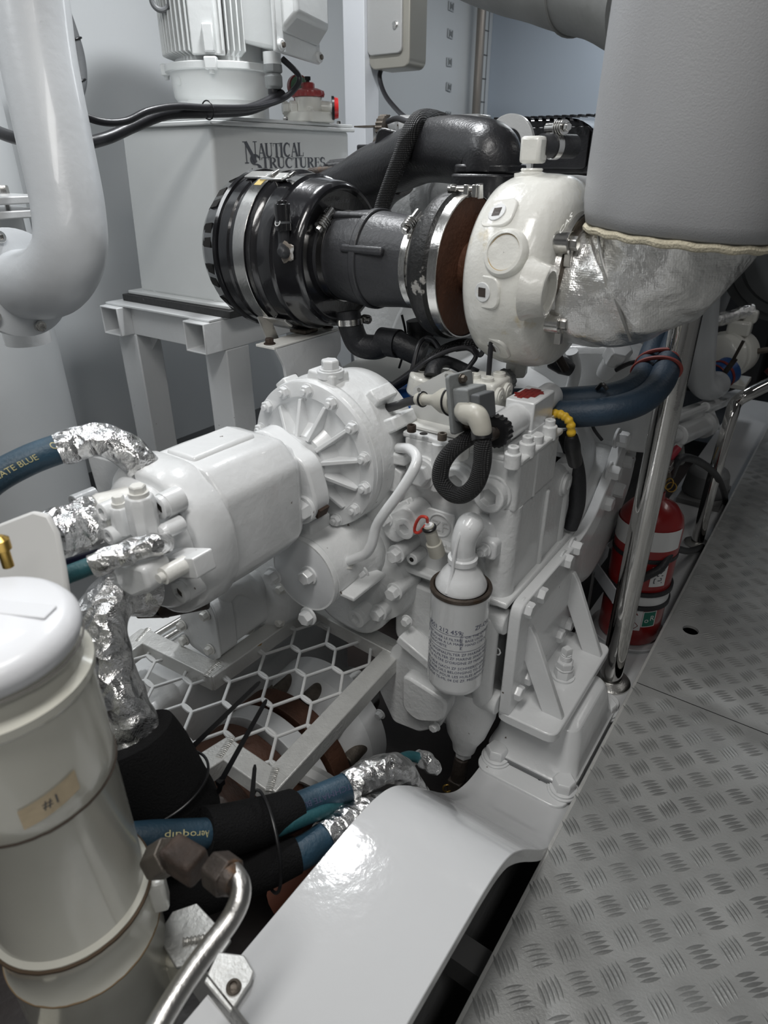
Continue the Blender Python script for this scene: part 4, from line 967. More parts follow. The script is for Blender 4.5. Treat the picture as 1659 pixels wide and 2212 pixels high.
# brown back of the housing with bearing cage ribs, seen between drum and compressor
MB().lathe(tc(-.664), X_, [(.01, .10), (.012, .129), (.016, .129), (.0165, .05), (.04, .055), (.08, .075)], n=64).build('bearing_housing', brown, tu)
for k in range(5):
    a = -.7-.45*k; d_ = V((0, math.cos(a+PI/2+.5), math.sin(a+PI/2+.5)))
    MB().bar(tc(-.632)+d_*.05, tc(-.632)+d_*.10, .012, .04, X_).build('housing_rib', brown, tu, bev=.003)
MB().band(tc(-.656), X_, .1305, .020, .004).build('clamp_band', steel, tu, bev=.001)
q = V((-.652, TY-.02, TZ+.137))
b = MB(); b.cyl(q+V((-.035, -.012, .004)), q+V((.02, .01, .004)), .0055); b.hexa(q+V((-.03, -.01, .004)), V((1, .4, 0)), .014, .012); b.box(q+V((0, 0, .0)), (.010, .012, .022)); b.box(q+V((.014, .006, 0)), (.010, .012, .022)); b.cyl(q+V((.02, .008, .012)), q+V((.02, .012, -.012)), .008); b.build('band_fastener', steel, tu, bev=.001)
# compressor cover
b = MB(); b.lathe(tc(-.735), X_, [(0, .088), (.004, .098), (.014, .105), (.018, .122), (.030, .134), (.046, .139), (.062, .139), (.070, .132), (.076, .131)], n=80); b.build('compressor_cover', blackw, tu)
b = MB(); b.lathe(tc(-.755), X_, [(0, .080), (.0, .087), (.024, .092), (.026, .10)], n=64); b.build('inlet_neck', mat('bare_cast', (.26, .255, .24), .5, .5, bump=2, specks=((.03, .03, .03), 30., .5, .05)), tu)
# outlet stub with a square shouldered flange rising to the charge air pipe
oc = Yp(1056, 395, 1.36)
MB().tube([oc+V((.0, -.10, -.10)), oc+V((.0, -.03, -.07)), oc+V((0, 0, -.02)), oc+V((0, .0, .03))], .053, n=28).build('outlet_stub', blackc, tu)
MB().prism(poly_round([(-.060, -.05), (.060, -.05), (.064, .05), (-.064, .05)], .03, 4), oc+V((0, -.02, -.045)), X_, Y_, .062).build('outlet_shoulder', blackc, tu, bev=.004)
MB().prism(poly_round([(-.062, -.055), (.062, -.055), (.065, .055), (-.065, .055)], .03, 4), oc+V((0, 0, .018)), X_, Y_, .016).build('outlet_flange', blackc, tu, bev=.004)

# charge air pipe sweeping over to the left
cp_ = thing('charge_air_pipe', 'fat black cast intake pipe arching from the turbocharger down to the left', 'pipe', Yp(960, 330, 1.42))
MB().tube([oc+V((0, .0, .015)), oc+V((-.004, .005, .045)), Yp(1028, 332, 1.39), Yp(980, 324, 1.42), Yp(920, 328, 1.45), Yp(860, 352, 1.47), Yp(800, 372, 1.49), Yp(740, 398, 1.5), Yp(660, 425, 1.5)], [.060, .064, .066, .066, .064, .063, .058, .048, .038], n=36, k=10).build('pipe_sweep', blackc, cp_)
MB().tube([Yp(860, 372, 1.5), Yp(820, 400, 1.52), Yp(800, 445, 1.54), Yp(790, 480, 1.55)], [.055, .058, .052, .05], n=28).build('pipe_branch', blackc, cp_)
MB().prism(poly_round([(-.05, -.06), (.05, -.06), (.05, .06), (-.05, .06)], .02), Yp(850, 345, 1.46), V((.85, .2, -.2)), V((.2, 0, .85)), .012).build('joint_flange', blackc, cp_, bev=.004)
q = Yp(900, 308, 1.40); MB().cyl(q+V((.03, .01, 0)), q, .012).cyl(q+V((.012, 0, 0)), q+V((0, -.008, 0)), .018).hexa(q, V((-.8, -.5, 0)), .018, .016).build('pipe_bolt', blackc, cp_)
for px, py in ((800, 340), (770, 352)):
    q = Yp(px, py, 1.52); MB().cyl(q+V((.05, .02, .01)), q, .013).hexa(q, V((-1, -.3, -.1)), .018, .012).build('manifold_bolt', darksteel, cp_)
q = Yp(680, 372, 1.5); MB().cyl(q, q+V((.16, .03, .01)), .012).hexa(q, -X_, .018, .02).build('manifold_bolt', rustw, cp_)
q = Yp(715, 362, 1.52); MB().cyl(q, q+V((.14, .03, .012)), .018).hexa(q, -X_, .026, .012).build('manifold_bolt', blackc, cp_)

# hose sleeve between compressor and air filter
hs = thing('intake_hose', 'short ribbed black rubber sleeve joining the air filter to the turbocharger', 'hose', tc(-.88)-Z_*.09)
def bead(t): return .004*max(0, 1-abs(t)/.010)
prf = [(x, .091 + (.003 if -.93 < x < -.83 else 0)) for x in (-1.0, -.99, -.95)] + [(-.94, .0925), (-.90, .0965), (-.875, .097), (-.85, .0955), (-.80, .0905), (-.77, .0895), (-.735, .0895), (-.733, .085)]
MB().lathe(tc(0), X_, [(-1.0, .088)] + prf[0:], n=64).build('hose_sleeve', rubberd, hs)
# moulded cross ribs
b = MB(); b.band(tc(-.868), X_, .094, .017, .007); b.build('moulded_ring', rubberd, hs, bev=.004, seg=3)
for px, py in ((782, 540), (755, 458+8)):
    p, n_ = oncyl(px, py, tc(0), X_, .095); b = MB(); b.bar(p+V((-.052, 0, 0)), p+V((.052, 0, 0)), .016, .014, n_); b.build('moulded_bar', rubberd, hs, bev=.005, seg=3)
def angof(px, py, r): p, n_ = oncyl(px, py, tc(0), X_, r); return math.atan2(n_.dot(frame(X_)[1]), n_.dot(frame(X_)[0]))
clamp(hs, tc(-.958), X_, .0925, .014, ang=angof(712, 470, .105), screw=1.4)
clamp(hs, tc(-.750), X_, .0905, .014, ang=angof(905, 472, .105), screw=1.35)

# air filter canister
af = thing('air_filter', 'large black round air filter canister with steel strap and slotted cap', 'air filter', tc(-1.15)-Z_*.175)
AR = .167
MB().lathe(tc(-1.185), X_, [(-.0, AR-.004), (.004, AR), (.03, AR), (.034, AR-.004), (.038, AR-.004), (.042, AR), (.10, AR), (.106, AR+.004), (.112, AR), (.116, AR-.004), (.13, AR-.003), (.152, AR-.004), (.156, AR-.010), (.160, AR-.012), (.208, AR-.016), (.217, AR-.019), (.222, AR-.025), (.222, AR-.031), (.214, AR-.036), (.212, .12), (.208, .088)], n=96).build('filter_body', blackg, af)
cap = MB()
cap.lathe(tc(-1.185), -X_, [(-.002, AR-.005), (.0, AR+.004), (.008, AR+.006), (.014, AR+.002), (.05, AR-.008), (.082, AR-.030), (.098, AR-.06), (.104, .06), (.105, .01)], n=96); cap.build('end_cap', blackg, af)
fu, fv, fw = frame(-X_)
for k in range(12):
    a = 2*PI*(k+.5)/12
    d_ = fu*math.cos(a)+fv*math.sin(a); t_ = -fu*math.sin(a)+fv*math.cos(a); rs = []
    for (x, r) in ((.020, AR+.0008), (.049, AR-.0073), (.066, AR-.0185)):
        wv = .026 if x < .04 else .024 if x < .06 else .019
        rs.append([tc(-1.185)-X_*x+d_*(r-.006)+t_*s*wv for s in (-1, 1)] + [tc(-1.185)-X_*x+d_*(r-.0006)+t_*s*wv for s in (1, -1)])
    MB().rings(rs).build('vent_slot', hole, af)
# spring latches of the cap
for px, py in ((558, 378), (592, 382)):
    p, n_ = oncyl(px, py, tc(0), X_, AR+.004); u_ = X_
    b = MB(); b.bar(p-X_*.03, p+X_*.035, .030, .006, n_); b.bar(p+X_*.03-n_*.002, p+X_*.055+n_*.006, .026, .005, n_); b.build('cap_latch', steel if px > 570 else brushed, af, bev=.002)
p, n_ = oncyl(600, 694, tc(0), X_, AR+.004); MB().bar(p-X_*.035, p+X_*.035, .03, .006, n_).build('cap_latch', brushed, af, bev=.002)
MB().band(tc(-1.117), X_, AR+.0005, .034, .0025, n=96).build('strap', steel, af, bev=.0006, seg=1)
p, n_ = oncyl(612, 392, tc(0), X_, AR+.003); t_ = X_.cross(n_)
b = MB(); 
rs = []
for k in range(8):
    a0 = math.atan2(n_.dot(_z), n_.dot(Y_)) + (k-4)*.028
    d_ = V((0, math.cos(a0), math.sin(a0))); rs.append([tc(-1.128)+d_*(AR+.0032), tc(-1.108)+d_*(AR+.0032), tc(-1.108)+d_*(AR+.0036), tc(-1.128)+d_*(AR+.0036)])
b.rings(rs); b.build('warning_sticker', yelstick, af)
# service indicator on the flank
p, n_ = oncyl(615, 478, tc(0), X_, AR-.002)
p2, n2 = oncyl(620, 545, tc(0), X_, AR-.004)
MB().cyl(p+n_*.006+V((0, 0, .03)), p+n_*.006-V((0, 0, .02)), .016, n=20).cyl(p+n_*.006+V((0, 0, .036)), p+n_*.006+V((0, 0, .03)), .010, n=16).build('service_indicator', blackg, af, bev=.001)
MB().cyl(p+n_*.006+V((0, 0, -.002)), p+n_*.006-V((0, 0, .006)), .0166, n=20).build('indicator_band', darkgrey, af)
q = p+n_*.024-V((0, 0, .013)); MB().torus(q, n_, .0062, .0011).bar(q-X_*.004, q+X_*.004, .0012, .001).build('indicator_mark', labelw, af)
MB().tube([p+n_*.006-V((0, 0, .02)), p+n_*.008-V((0, 0, .05)), p2+n2*.012, p2+n2*.0], .012, n=16).build('indicator_elbow', rubberd, af)
MB().lathe(p2+n2*.001, n2, [(0, .020), (.003, .018), (.0035, .012)], n=20, rfun=lambda a, t: 1+.15*math.sin(a*5)).build('worn_patch', mat('bare_patch', (.22, .19, .16), .55, specks=((.5, .5, .5), 40., .55, .1)), af)
b = MB(); text_on(b, 'AIR FLOW  FLEXIT', .011, lambda x, y: tuple(tc(-.964)+V((0, -math.sin(x/.11-.2)*(.108+y), math.cos(x/.11-.2)*(.108+y)))+X_*.004)); b.build('moulded_text', darkgrey, af)
# saddle and bracket carrying the filter
sd = thing('filter_bracket', 'rust edged white bracket and steel saddle holding up the air filter', 'bracket', (-1.10, 1.22, .60))
q = Yp(618, 728, 1.10)
MB().bar(V((-1.117, TY-.110, TZ-.130)), V((-1.085, TY-.118, .79)), .004, .036, Y_).build('strap_leg', brushed, sd)
MB().bar(V((-1.117, TY+.110, TZ-.130)), V((-1.085, TY+.060, .79)), .004, .036, Y_).build('strap_leg', brushed, sd)
MB().band(V((-1.10, TY, TZ)), X_, AR+.003, .05, .003, a0=PI*.82, a1=PI*1.18, n=20).build('saddle', brushed, sd)
MB().box((-1.075, TY-.02, .796), (.05, .05, .012)).build('saddle_block', darksteel, sd, bev=.004)
MB().box((-1.058, 1.168, .787), (.056, .24, .006)).build('bracket_top', whiter, sd, bev=.001)
bpl = poly_round([(1.05, .787), (1.285, .787), (1.285, .735), (1.262, .72), (1.285, .70), (1.285, .60), (1.125, .60), (1.085, .68), (1.078, .74), (1.064, .765)], .012, 4)
MB().prism(bpl, (-1.03, 0, 0), Y_, Z_, -.008).build('bracket_plate', white, sd, bev=.001)
for px, py, x_ in ((713, 787, -1.0215), (637, 815, -1.0215)):
    q = Xp(px, py, x_); MB().cyl(q, q+X_*.001, .009).build('plate_hole', mat('hole_shade', (.20, .20, .20), .6), sd)
bolts(sd, [V((-1.06, 1.066, .79)), V((-1.06, 1.272, .79))], Z_, .018, rust, 'bracket_bolt')
# crankcase breather hose under the filter
bh_ = thing('breather_hose', 'black rubber elbow hose running from below the air filter to the engine', 'hose', Yp(790, 740, 1.22))
MB().tube([Yp(752, 672, 1.20), Yp(758, 705, 1.20), Yp(775, 742, 1.21), Yp(810, 750, 1.22), Yp(845, 738, 1.23), Yp(880, 752, 1.24), Yp(915, 768, 1.25)], .028, n=24).build('hose_bend', rubber, bh_)
MB().band(Yp(842, 740, 1.23), (Yp(860, 745, 1.23)-Yp(825, 740, 1.23)), .0285, .05, .003).build('hose_cuff', rubber, bh_)
clamp(bh_, Yp(756, 694, 1.20), V((.1, 0, -1)), .029, .013, up=(1, 0, 0), ang=-1.2, screw=1.1)

# exhaust: foil wrapped elbow, rope hem, grey jacket; overhead pipe
ex = thing('exhaust_elbow', 'exhaust elbow wrapped in wrinkled silver cloth below a gray quilted jacket', 'exhaust', (-.30, 1.22, .82))
EXC = V((-.258, 1.212, 0)); JS = .782
b = MB(); b.tube([V((-.434, TY, .952)), V((-.405, TY, .953)), V((-.375, TY, .957)), V((-.335, TY, .968)), V((-.312, 1.218, .99)), V((-.292, 1.216, 1.017)), V((-.280, 1.214, 1.048)), V((-.270, 1.212, 1.09)), V((-.265, 1.212, 1.14))],
              [.096, .104, .104, .107, .114, .122, .129, .134, .136], n=96, k=14, wob=.009, wsc=18); o = b.build('foil_elbow', foilb, ex)
for pth in ([(1290, 490), (1300, 560), (1320, 620), (1345, 690), (1362, 735)], [(1330, 500), (1360, 545), (1420, 600), (1490, 640)]):
    pts = []
    for px, py in pth:
        # seam lines lying on the cloth
        best = None
        d = _ray(px, py)
        for t_ in [.7+.004*i for i in range(200)]:
            q = _C+d*t_
            for (cx, cz, rr) in ((-.41, .953, .104), (-.375, .957, .104), (-.335, .968, .106), (-.312, .99, .111), (-.301, 1.017, .116), (-.294, 1.048, .121)):
                if (q-V((cx, 1.217, cz))).length < rr+.004: best = q; break
            if best: break
        if best: pts.append(best)
    if len(pts) > 2: MB().tube(pts, .0022, n=8).build('cloth_seam', mat('seam', (.40, .40, .39), .5, .6), ex)
MB().lathe(tc(-.436), X_, [(0, .098), (.004, .104), (.012, .104), (.016, .098)], n=48).build('pipe_collar', darksteel, ex)
jk = MB(); rs = []
for i, (z, r) in enumerate([(1.052, .186), (1.056, .197), (1.075, .203), (1.10, .206), (1.15, .207), (1.20, .206), (1.26, .206), (1.32, .206), (1.40, .205), (1.50, .205), (1.62, .207), (1.75, .207), (1.9, .206), (2.37, .206)]):
    ring = []
    for k in range(96):
        a = 2*PI*k/96; f_ = 1+.010*noise.noise(V((math.cos(a)*2, math.sin(a)*2, z*4)))+(.014*math.sin(a*7+1.3+math.sin(a*3))*math.exp(-(z-1.052)/.03))
        sl = .016*(math.cos(a)) if z < 1.1 else 0
        ring.append(EXC + V((-.012*(1.5-z) + math.cos(a)*r*f_*JS, math.sin(a)*r*f_*.95*JS, z-sl*.6)))
    rs.append(ring)
jk.rings(rs); jk.build('gray_jacket', fabric, ex, ang=70)
hem = [EXC + V((-.006 + math.cos(2*PI*k/72)*(.149+.002*math.sin(2*PI*k*7/72+1.3)), math.sin(2*PI*k/72)*.140, 1.047-.010*math.cos(2*PI*k/72)+.0012*math.sin(k*1.7))) for k in range(72)]
MB().tube(hem, .0065, n=8, k=3, closed=True).build('rope_hem', rope, ex)
# small stitched tuck high on the jacket
ov = thing('overhead_pipe', 'fat gray lagged pipe running overhead into the jacketed exhaust', 'pipe', T(1150, 0, 1.2))
MB().tube([T(820, -200, 1.62), T(980, -120, 1.5), T(1120, -82, 1.40), T(1260, -48, 1.30), T(1400, -5, 1.18)], [.085, .09, .095, .095, .09], n=40, k=8, wob=.006, wsc=10).build('lagged_pipe', lagging, ov)
MB().torus(T(1262, -47, 1.30), (T(1400, -5, 1.18)-T(1120, -82, 1.40)), .095, .004).build('lagging_joint', lagging, ov)

# ================================================================ engine behind
en = thing('engine', 'big white marine diesel engine behind the gearbox with black valve cover', 'engine', (-.85, 2.4, 0))
MB().prism(poly_round([(-1.36, .98), (-1.10, 1.12), (-.66, 1.12), (-.52, .98), (-.52, .55), (-.60, .20), (-1.2, .20), (-1.36, .55)], .06, 4), (0, 3.7, 0), X_, Z_, 1.95).build('engine_block', whitec, en, bev=.01)
MB().prism(poly_round([(-.36, .0), (.36, .0), (.40, .35), (.28, .62), (-.28, .62), (-.40, .35)], .10, 5), (-.80, 1.76, .22), X_, Z_, .10).build('flywheel_housing', whitec, en, bev=.012, seg=3)
vc = MB(); vc.prism(poly_round([(-.20, 0), (.18, 0), (.18, .10), (.12, .135), (-.16, .135), (-.20, .10)], .03, 4), (-.86, 1.95, 1.12), X_, Z_, -1.3); vc.build('valve_cover', blackg, en, bev=.006)
b = MB()
for k in range(14): b.box((-.97+.022*k, 1.953, 1.258), (.010, .05, .006))
b.build('cover_ribs', blackg, en)
MB().prism(rrect(.17, .05, .012), (-.87, 1.948, 1.185), X_, Z_, .006).build('cover_panel', blackc, en, bev=.002)
MB().prism(poly_round([(-.12, 0), (.12, 0), (.12, .18), (-.12, .18)], .03), (-.55, 2.3, 1.10), X_, Z_, .25).build('side_cover', blackc, en, bev=.006)
# lifting eye plate
lc_ = Yp(1098, 310, 1.70); b = MB(); n = 40
outer = []; inner = []
for k in range(n+1):
    a = -.55 + (PI+1.1)*k/n; outer.append((math.cos(a)*.064, math.sin(a)*.064)); inner.append((math.cos(a)*.033, math.sin(a)*.033))
rs = [[lc_+X_*o_[0]+Z_*o_[1], lc_+X_*i_[0]+Z_*i_[1], lc_+X_*i_[0]+Z_*i_[1]+Y_*.016, lc_+X_*o_[0]+Z_*o_[1]+Y_*.016] for o_, i_ in zip(outer, inner)]
b.rings(rs); b.box(lc_+V((.045, .008, -.07)), (.04, .016, .09)); b.build('lifting_eye', whitec, en, bev=.002)
q = Yp(1122, 355, 1.695); MB().cyl(q+Y_*.01, q, .007).build('eye_hole_rim', whitec, en)
# round white cover and gear case behind the charge pipe
q = Yp(965, 425, 1.62); MB().lathe(q, -Y_, [(-.08, .115), (0, .115), (.004, .108), (.005, .062), (.010, .060), (.010, .052), (.004, .050)], n=56).build('front_cover', whitec, en)
b = MB(); text_on(b, '51-02', .016, flatmap(q+V((-.03, -.006, .01)), X_, Z_, .001)); b.build('cast_number', whitec, en)
MB().box(Yp(880, 430, 1.68), (.26, .06, .22)).build('rear_case', whitec, en, bev=.01)
# injector rail clutter at the top left of the charge pipe
q = Yp(870, 282, 1.75); MB().box(q+V((0, .05, -.02)), (.22, .08, .06)).build('rail_bracket', whitec, en, bev=.003)
MB().box(q+V((-.02, .0, .012)), (.26, .05, .004)).build('rail_plate', darksteel, en)
b = MB(); b.lathe(Yp(824, 276, 1.72), X_, [(0, .030), (.022, .030)], n=36, rfun=lambda a, t: 1+.05*(1 if math.sin(a*18) > 0 else -1)); b.build('toothed_wheel', darksteel, en)
MB().cyl(Yp(845, 268, 1.73), Yp(860, 268, 1.73), .018).cyl(Yp(866, 267, 1.73), Yp(900, 266, 1.74), .02).build('white_spool', white, en)
b = MB(); b.torus(Yp(825, 318, 1.70), V((1, -.5, 0)), .022, .009, up=Z_); b.build('iron_link', rustw, en)
MB().box(Yp(800, 330, 1.70), (.06, .05, .04)).build('sensor_block', blackc, en, bev=.004)
MB().box(Yp(985, 266, 1.8), (.10, .05, .03)).box(Yp(1000, 262, 1.9), (.14, .08, .03)).build('rail_cover', white, en, bev=.006)
# harness draped over the charge pipe
MB().tube([Yp(818, 478, 1.36), Yp(828, 440, 1.37), Yp(846, 390, 1.37), Yp(866, 340, 1.37), Yp(886, 290, 1.38), Yp(905, 262, 1.42), Yp(930, 252, 1.55), Yp(965, 258, 1.62), Yp(995, 270, 1.7)], [.0175, .018, .018, .019, .021, .021, .016, .012, .010], n=20).build('braided_harness', braid, label='black braided cable harness bent over the arching intake pipe', cat='cable')
MB().tube([Yp(838, 262, 1.7), Yp(858, 256, 1.66), Yp(880, 262, 1.6), Yp(900, 256, 1.5), Yp(925, 258, 1.48), Yp(950, 266, 1.6)], .007).build('thin_lead', cable, label='thin black lead beside the toothed wheel, above the intake pipe', cat='cable')
# fittings on the engine's aft side, under the exhaust elbow
fx = en
MB().prism(poly_round([(-.17, -.12), (.17, -.12), (.14, .08), (.05, .13), (-.17, .10)], .04), Yp(1310, 830, 1.66), X_, Z_, .12).build('rear_casting', whitec, fx, bev=.02, seg=3)
q = Yp(1330, 770, 1.52); d_ = V((.4, -.5, .75)).normalized()
MB().cyl(q-d_*.07, q, .022).hexa(q-d_*.01, d_, .052, .045, .2).build('angled_fitting', white, fx, bev=.003)
b = MB(); b.tube([Yp(1235, 760, 1.45), Yp(1242, 800, 1.47), Yp(1232, 845, 1.5), Yp(1215, 880, 1.55)], .014); b.build('cast_arm', white, fx)
b = MB(); b.tube([Yp(1190, 780, 1.42), Yp(1215, 790, 1.42), Yp(1235, 800, 1.43)], [.016, .02, .014]); b.build('rubber_bellows', rubber, fx)
q = Yp(1200, 760, 1.35); MB().cyl(q, q+V((.02, .02, -.04)), .009).build('drain_pipe', rustw, fx)
MB().tube([Yp(1275, 895, 1.5), Yp(1282, 925, 1.5), Yp(1300, 950, 1.52)], .004).build('thin_lead', cable, fx)
MB().tube([Yp(1330, 800, 1.5), Yp(1360, 785, 1.5), Yp(1390, 780, 1.52)], .005).build('thin_lead', cable, fx)
# cross beam and lug behind the gearbox (turbo support)
MB().bar(Yp(925, 735, 1.36), Yp(1060, 716, 1.36), .05, .05).build('support_beam', white, en, bev=.006)
q = Yp(940, 760, 1.36); MB().box(q, (.05, .05, .07)).cyl(q+V((0, -.03, .0)), q+V((0, -.02, 0)), .02).build('beam_lug', white, en, bev=.006)
# ================================================================ controls on top of the gearbox
LZ = .702
cbk = thing('control_bracket', 'folded white sheet metal bracket with cable plug on top of the gearbox', 'bracket', (-.60, 1.02, LZ))
CY = 1.035
pts = [(880, 930), (893, 838), (960, 803), (1018, 812), (1018, 905), (985, 940)]
A = [Yp(x, y, CY) for x, y in pts]
o0 = V((0, CY, 0))
MB().prism([(q.x, q.z) for q in A], o0, X_, Z_, -.004).build('bracket_plate', mat('bracket_paint', (.60, .605, .59), .35, coat=.2, bump=.4, specks=RUST), cbk)
q = Yp(1018, 860, CY); MB().box(q+V((-.001, -.016, .005)), (.004, .036, .085)).build('bracket_fold', whiter, cbk)
f0 = Yp(876, 937, CY); f1 = Yp(1010, 962, 1.0)
MB().box(((f0.x+f1.x)/2, CY-.014, LZ+.004), (f1.x-f0.x, .046, .006)).build('bracket_foot', whiter, cbk, bev=.001)
for px, py in ((889, 928), (955, 946)):
    q = Zp(px, py+4, LZ+.007); MB().socket(q, Z_, .0085, .013).build('foot_screw', rust if px < 900 else darksteel, cbk)
for px, py in ((915, 935), (977, 952)):
    q = Zp(px, py+2, LZ+.0072); MB().cyl(q, q+Z_*.0005, .0075).build('foot_hole', hole, cbk)
for px, py in ((905, 842), (965, 812)):
    q = Yp(px, py, CY-.0042); MB().cyl(q, q-Y_*.0004, .0042).build('plate_hole', mat('hole_grey', (.25, .25, .24), .6), cbk)
MB().prism(poly_round([(-.016, .02), (.016, .035), (.016, -.045), (.0, -.055), (-.010, -.04)], .004), Yp(1000, 935, .975), X_, Z_, .004).build('hanging_tab', whiter, cbk)
# plug with its boot; grey flange socket
pa = Yp(905, 862, .975); pb = Yp(985, 868, .955); pd = (pb-pa).normalized()
pg = thing('cable_plug', 'gray square connector with beige rubber boots fixed to the control bracket', 'connector', pb)
L_ = (pb-pa).length
MB().lathe(pa, pd, [(-.004, .0105), (.0, .012), (.012, .012), (.013, .0095), (.035, .0098), (.042, .013), (.062, .0225), (L_, .0235)], n=32).build('rubber_boot', beige, pg)
for t_ in (.010, L_-.012): MB().torus(pa+pd*t_, pd, .0125 if t_ < .02 else .0235, .0022).build('boot_tie', tie, pg)
u_, v_, a_ = frame(pd)
MB().prism(rrect(.050, .030, .006), pb+pd*.008, u_, v_, .008).build('socket_flange', greyplas, pg, bev=.0015)
MB().prism(rrect(.028, .024, .004), pb+pd*.016, u_, v_, .034).build('socket_body', greyplas, pg, bev=.002)
MB().prism(rrect(.021, .020, .004), pb+pd*.050-u_*.002, u_, v_, .020).build('socket_latch', darkgrey, pg, bev=.002)
for s_ in (1, -1): MB().bolt(pb+pd*.018+u_*.040*s_, pd, .011).build('flange_screw', darksteel, pg)
e0 = Yp(1012, 893, .925); e1 = Yp(1030, 900, .915); e2 = Yp(1040, 925, .91)
MB().tube([Yp(1000, 885, .935), e0, e1, e2, Yp(1041, 938, .91)], [.017, .0195, .0185, .0165, .0155], n=24).build('elbow_boot', beige, pg)
# wires in from the left
MB().tube([pa+pd*.005, Yp(880, 868, .98), Yp(858, 876, .985), Yp(832, 882, 1.0), Yp(815, 880, 1.04), Yp(800, 870, 1.1)], [.008, .008, .008, .0095, .008], n=14).build('plug_cable', cable, label='black lead with white sleeve entering the beige boot beside the bell cover', cat='cable')
loop = [Yp(1041, 936, .912), Yp(1043, 965, .905), Yp(1041, 1005, .905), Yp(1028, 1045, .905), Yp(1003, 1068, .903), Yp(976, 1066, .903), Yp(953, 1040, .905), Yp(954, 1008, .91), Yp(972, 978, .92), Yp(1000, 955, .935), Yp(1024, 940, .955), Yp(1050, 926, 1.0)]
lh = thing('looped_harness', 'thick black braided harness hanging in a loop in front of the hex plugs', 'cable', Yp(990, 1080, .905))
MB().tube(loop, [.0130, .0150, .0152, .0150, .0150, .0150, .0148, .0145, .014, .014, .014], n=20, k=10).build('braided_loop', braid, lh)
MB().band(Yp(1041, 939, .911), (loop[1]-loop[0]), .0145, .016, .003).build('loop_tie', tie, lh)
# white manifold block with plugs behind the connector
mb = thing('valve_manifold', 'small cream manifold block with round plugs behind the gray connector', 'manifold', Yp(1045, 930, 1.08))
c_ = Yp(1047, 868, 1.09)
MB().box(c_+V((0, .0, 0)), (.068, .075, .095)).build('manifold_block', cream, mb, bev=.006, seg=3)
for px, py in ((1063, 880), (1071, 866)):
    q = Yp(px-4, py-3, 1.05); q = V((c_.x+.034, c_.y-.018+(.035 if px > 1065 else 0), c_.z+.022))
    MB().lathe(q, X_, [(0, .017), (.006, .017), (.0065, .012), (.008, .012), (.0085, .004), (.004, .003)], n=28).build('port_plug', cream, mb)
for dx, dy in ((-.018, -.015), (.016, .02), (.012, -.02)):
    q = c_+V((dx, dy, .047)); MB().socket(q, Z_, .012, .008).build('top_plug', cream, mb)
q = c_+V((.004, 0, .047)); MB().tube([q, q+V((.0, .0, .05)), q+V((-.004, .01, .10)), Yp(1040, 765, 1.14), Yp(1020, 752, 1.18), Yp(985, 755, 1.2)], .0048, n=10).build('sensor_lead', cable, mb)
q0 = Yp(1052, 838, 1.12); q1 = Yp(1088, 823, 1.17); d_ = (q1-q0).normalized()
b = MB(); b.cyl(q0, q1, .023, .021).build('gray_solenoid', mat('solenoid_grey', (.44, .45, .44), .45, bump=.5), mb)
MB().lathe(q1, d_, [(0, .022), (.012, .022), (.014, .015)], n=32, rfun=lambda a, t: 1+.05*(1 if math.sin(a*14) > 0 else -1)).build('solenoid_nut', greyplas, mb)
q = Yp(945, 808, 1.12); MB().cyl(q+V((-.04, .0, -.05)), q+V((-.03, .0, -.005)), .030).cyl(q+V((.0, .02, -.06)), q+V((.0, .02, .0)), .026).build('cream_cap', cream, mb, bev=.006)
MB().tube([Yp(934, 812, 1.11), Yp(938, 795, 1.12), Yp(952, 782, 1.14), Yp(975, 784, 1.17), Yp(1005, 798, 1.19), Yp(1030, 810, 1.2)], [.018, .016, .013, .011, .012, .013], n=18).build('black_connector', rubber, mb)
# solenoid valve lying on the lid, red marked
sv = thing('solenoid_valve', 'white solenoid valve with daubed red mark and knurled black knob on gearbox lid', 'valve', Yp(1110, 930, 1.05))
a0 = Yp(1073, 950, .965); a1 = Yp(1165, 886, 1.22); a1 = V((a0.x+.0, a1.y, a0.z))
a0 = V((-.452, .955, .742)); ax = Y_
MB().cyl(a0+ax*.03, a0+ax*.115, .0275, n=40).build('coil', white, sv, bev=.003)
MB().cyl(a0+ax*.200, a0+ax*.270, .0265, n=40).build('coil', white, sv, bev=.006)
MB().box(a0+ax*.155+V((.004, 0, .0)), (.056, .095, .066)).build('valve_body', white, sv, bev=.003)
MB().box(a0+ax*.165+V((.0, 0, -.028)), (.066, .12, .02)).build('valve_base', white, sv, bev=.002)
b = MB()
for s_, l_ in ((-.012, .05), (-.004, .065), (.006, .06), (.014, .04)):
    b.box(a0+ax*(.155+s_*.3)+V((s_, 0, .0335)), (.009, l_, .0015))
b.bar(a0+ax*.14+V((-.022, 0, .0338)), a0+ax*.17+V((.022, 0, .0338)), .010, .001)
b.build('red_mark', redink, sv)
MB().lathe(a0+ax*.035, -ax, [(0, .0285), (.016, .028), (.018, .022)], n=60, rfun=lambda a, t: 1+.035*(1 if math.sin(a*20) > 0 else -1)).build('knurled_knob', tie, sv)
MB().cyl(a0+ax*.017, a0-ax*.006, .012, .010).build('valve_pin', rustw, sv)
MB().cyl(a0-ax*.0065, a0-ax*.007, .003).build('pin_hole', hole, sv)
MB().box(a0+ax*.065+V((-.022, -.01, .024)), (.028, .034, .012)).build('coil_tag', white, sv, bev=.001)
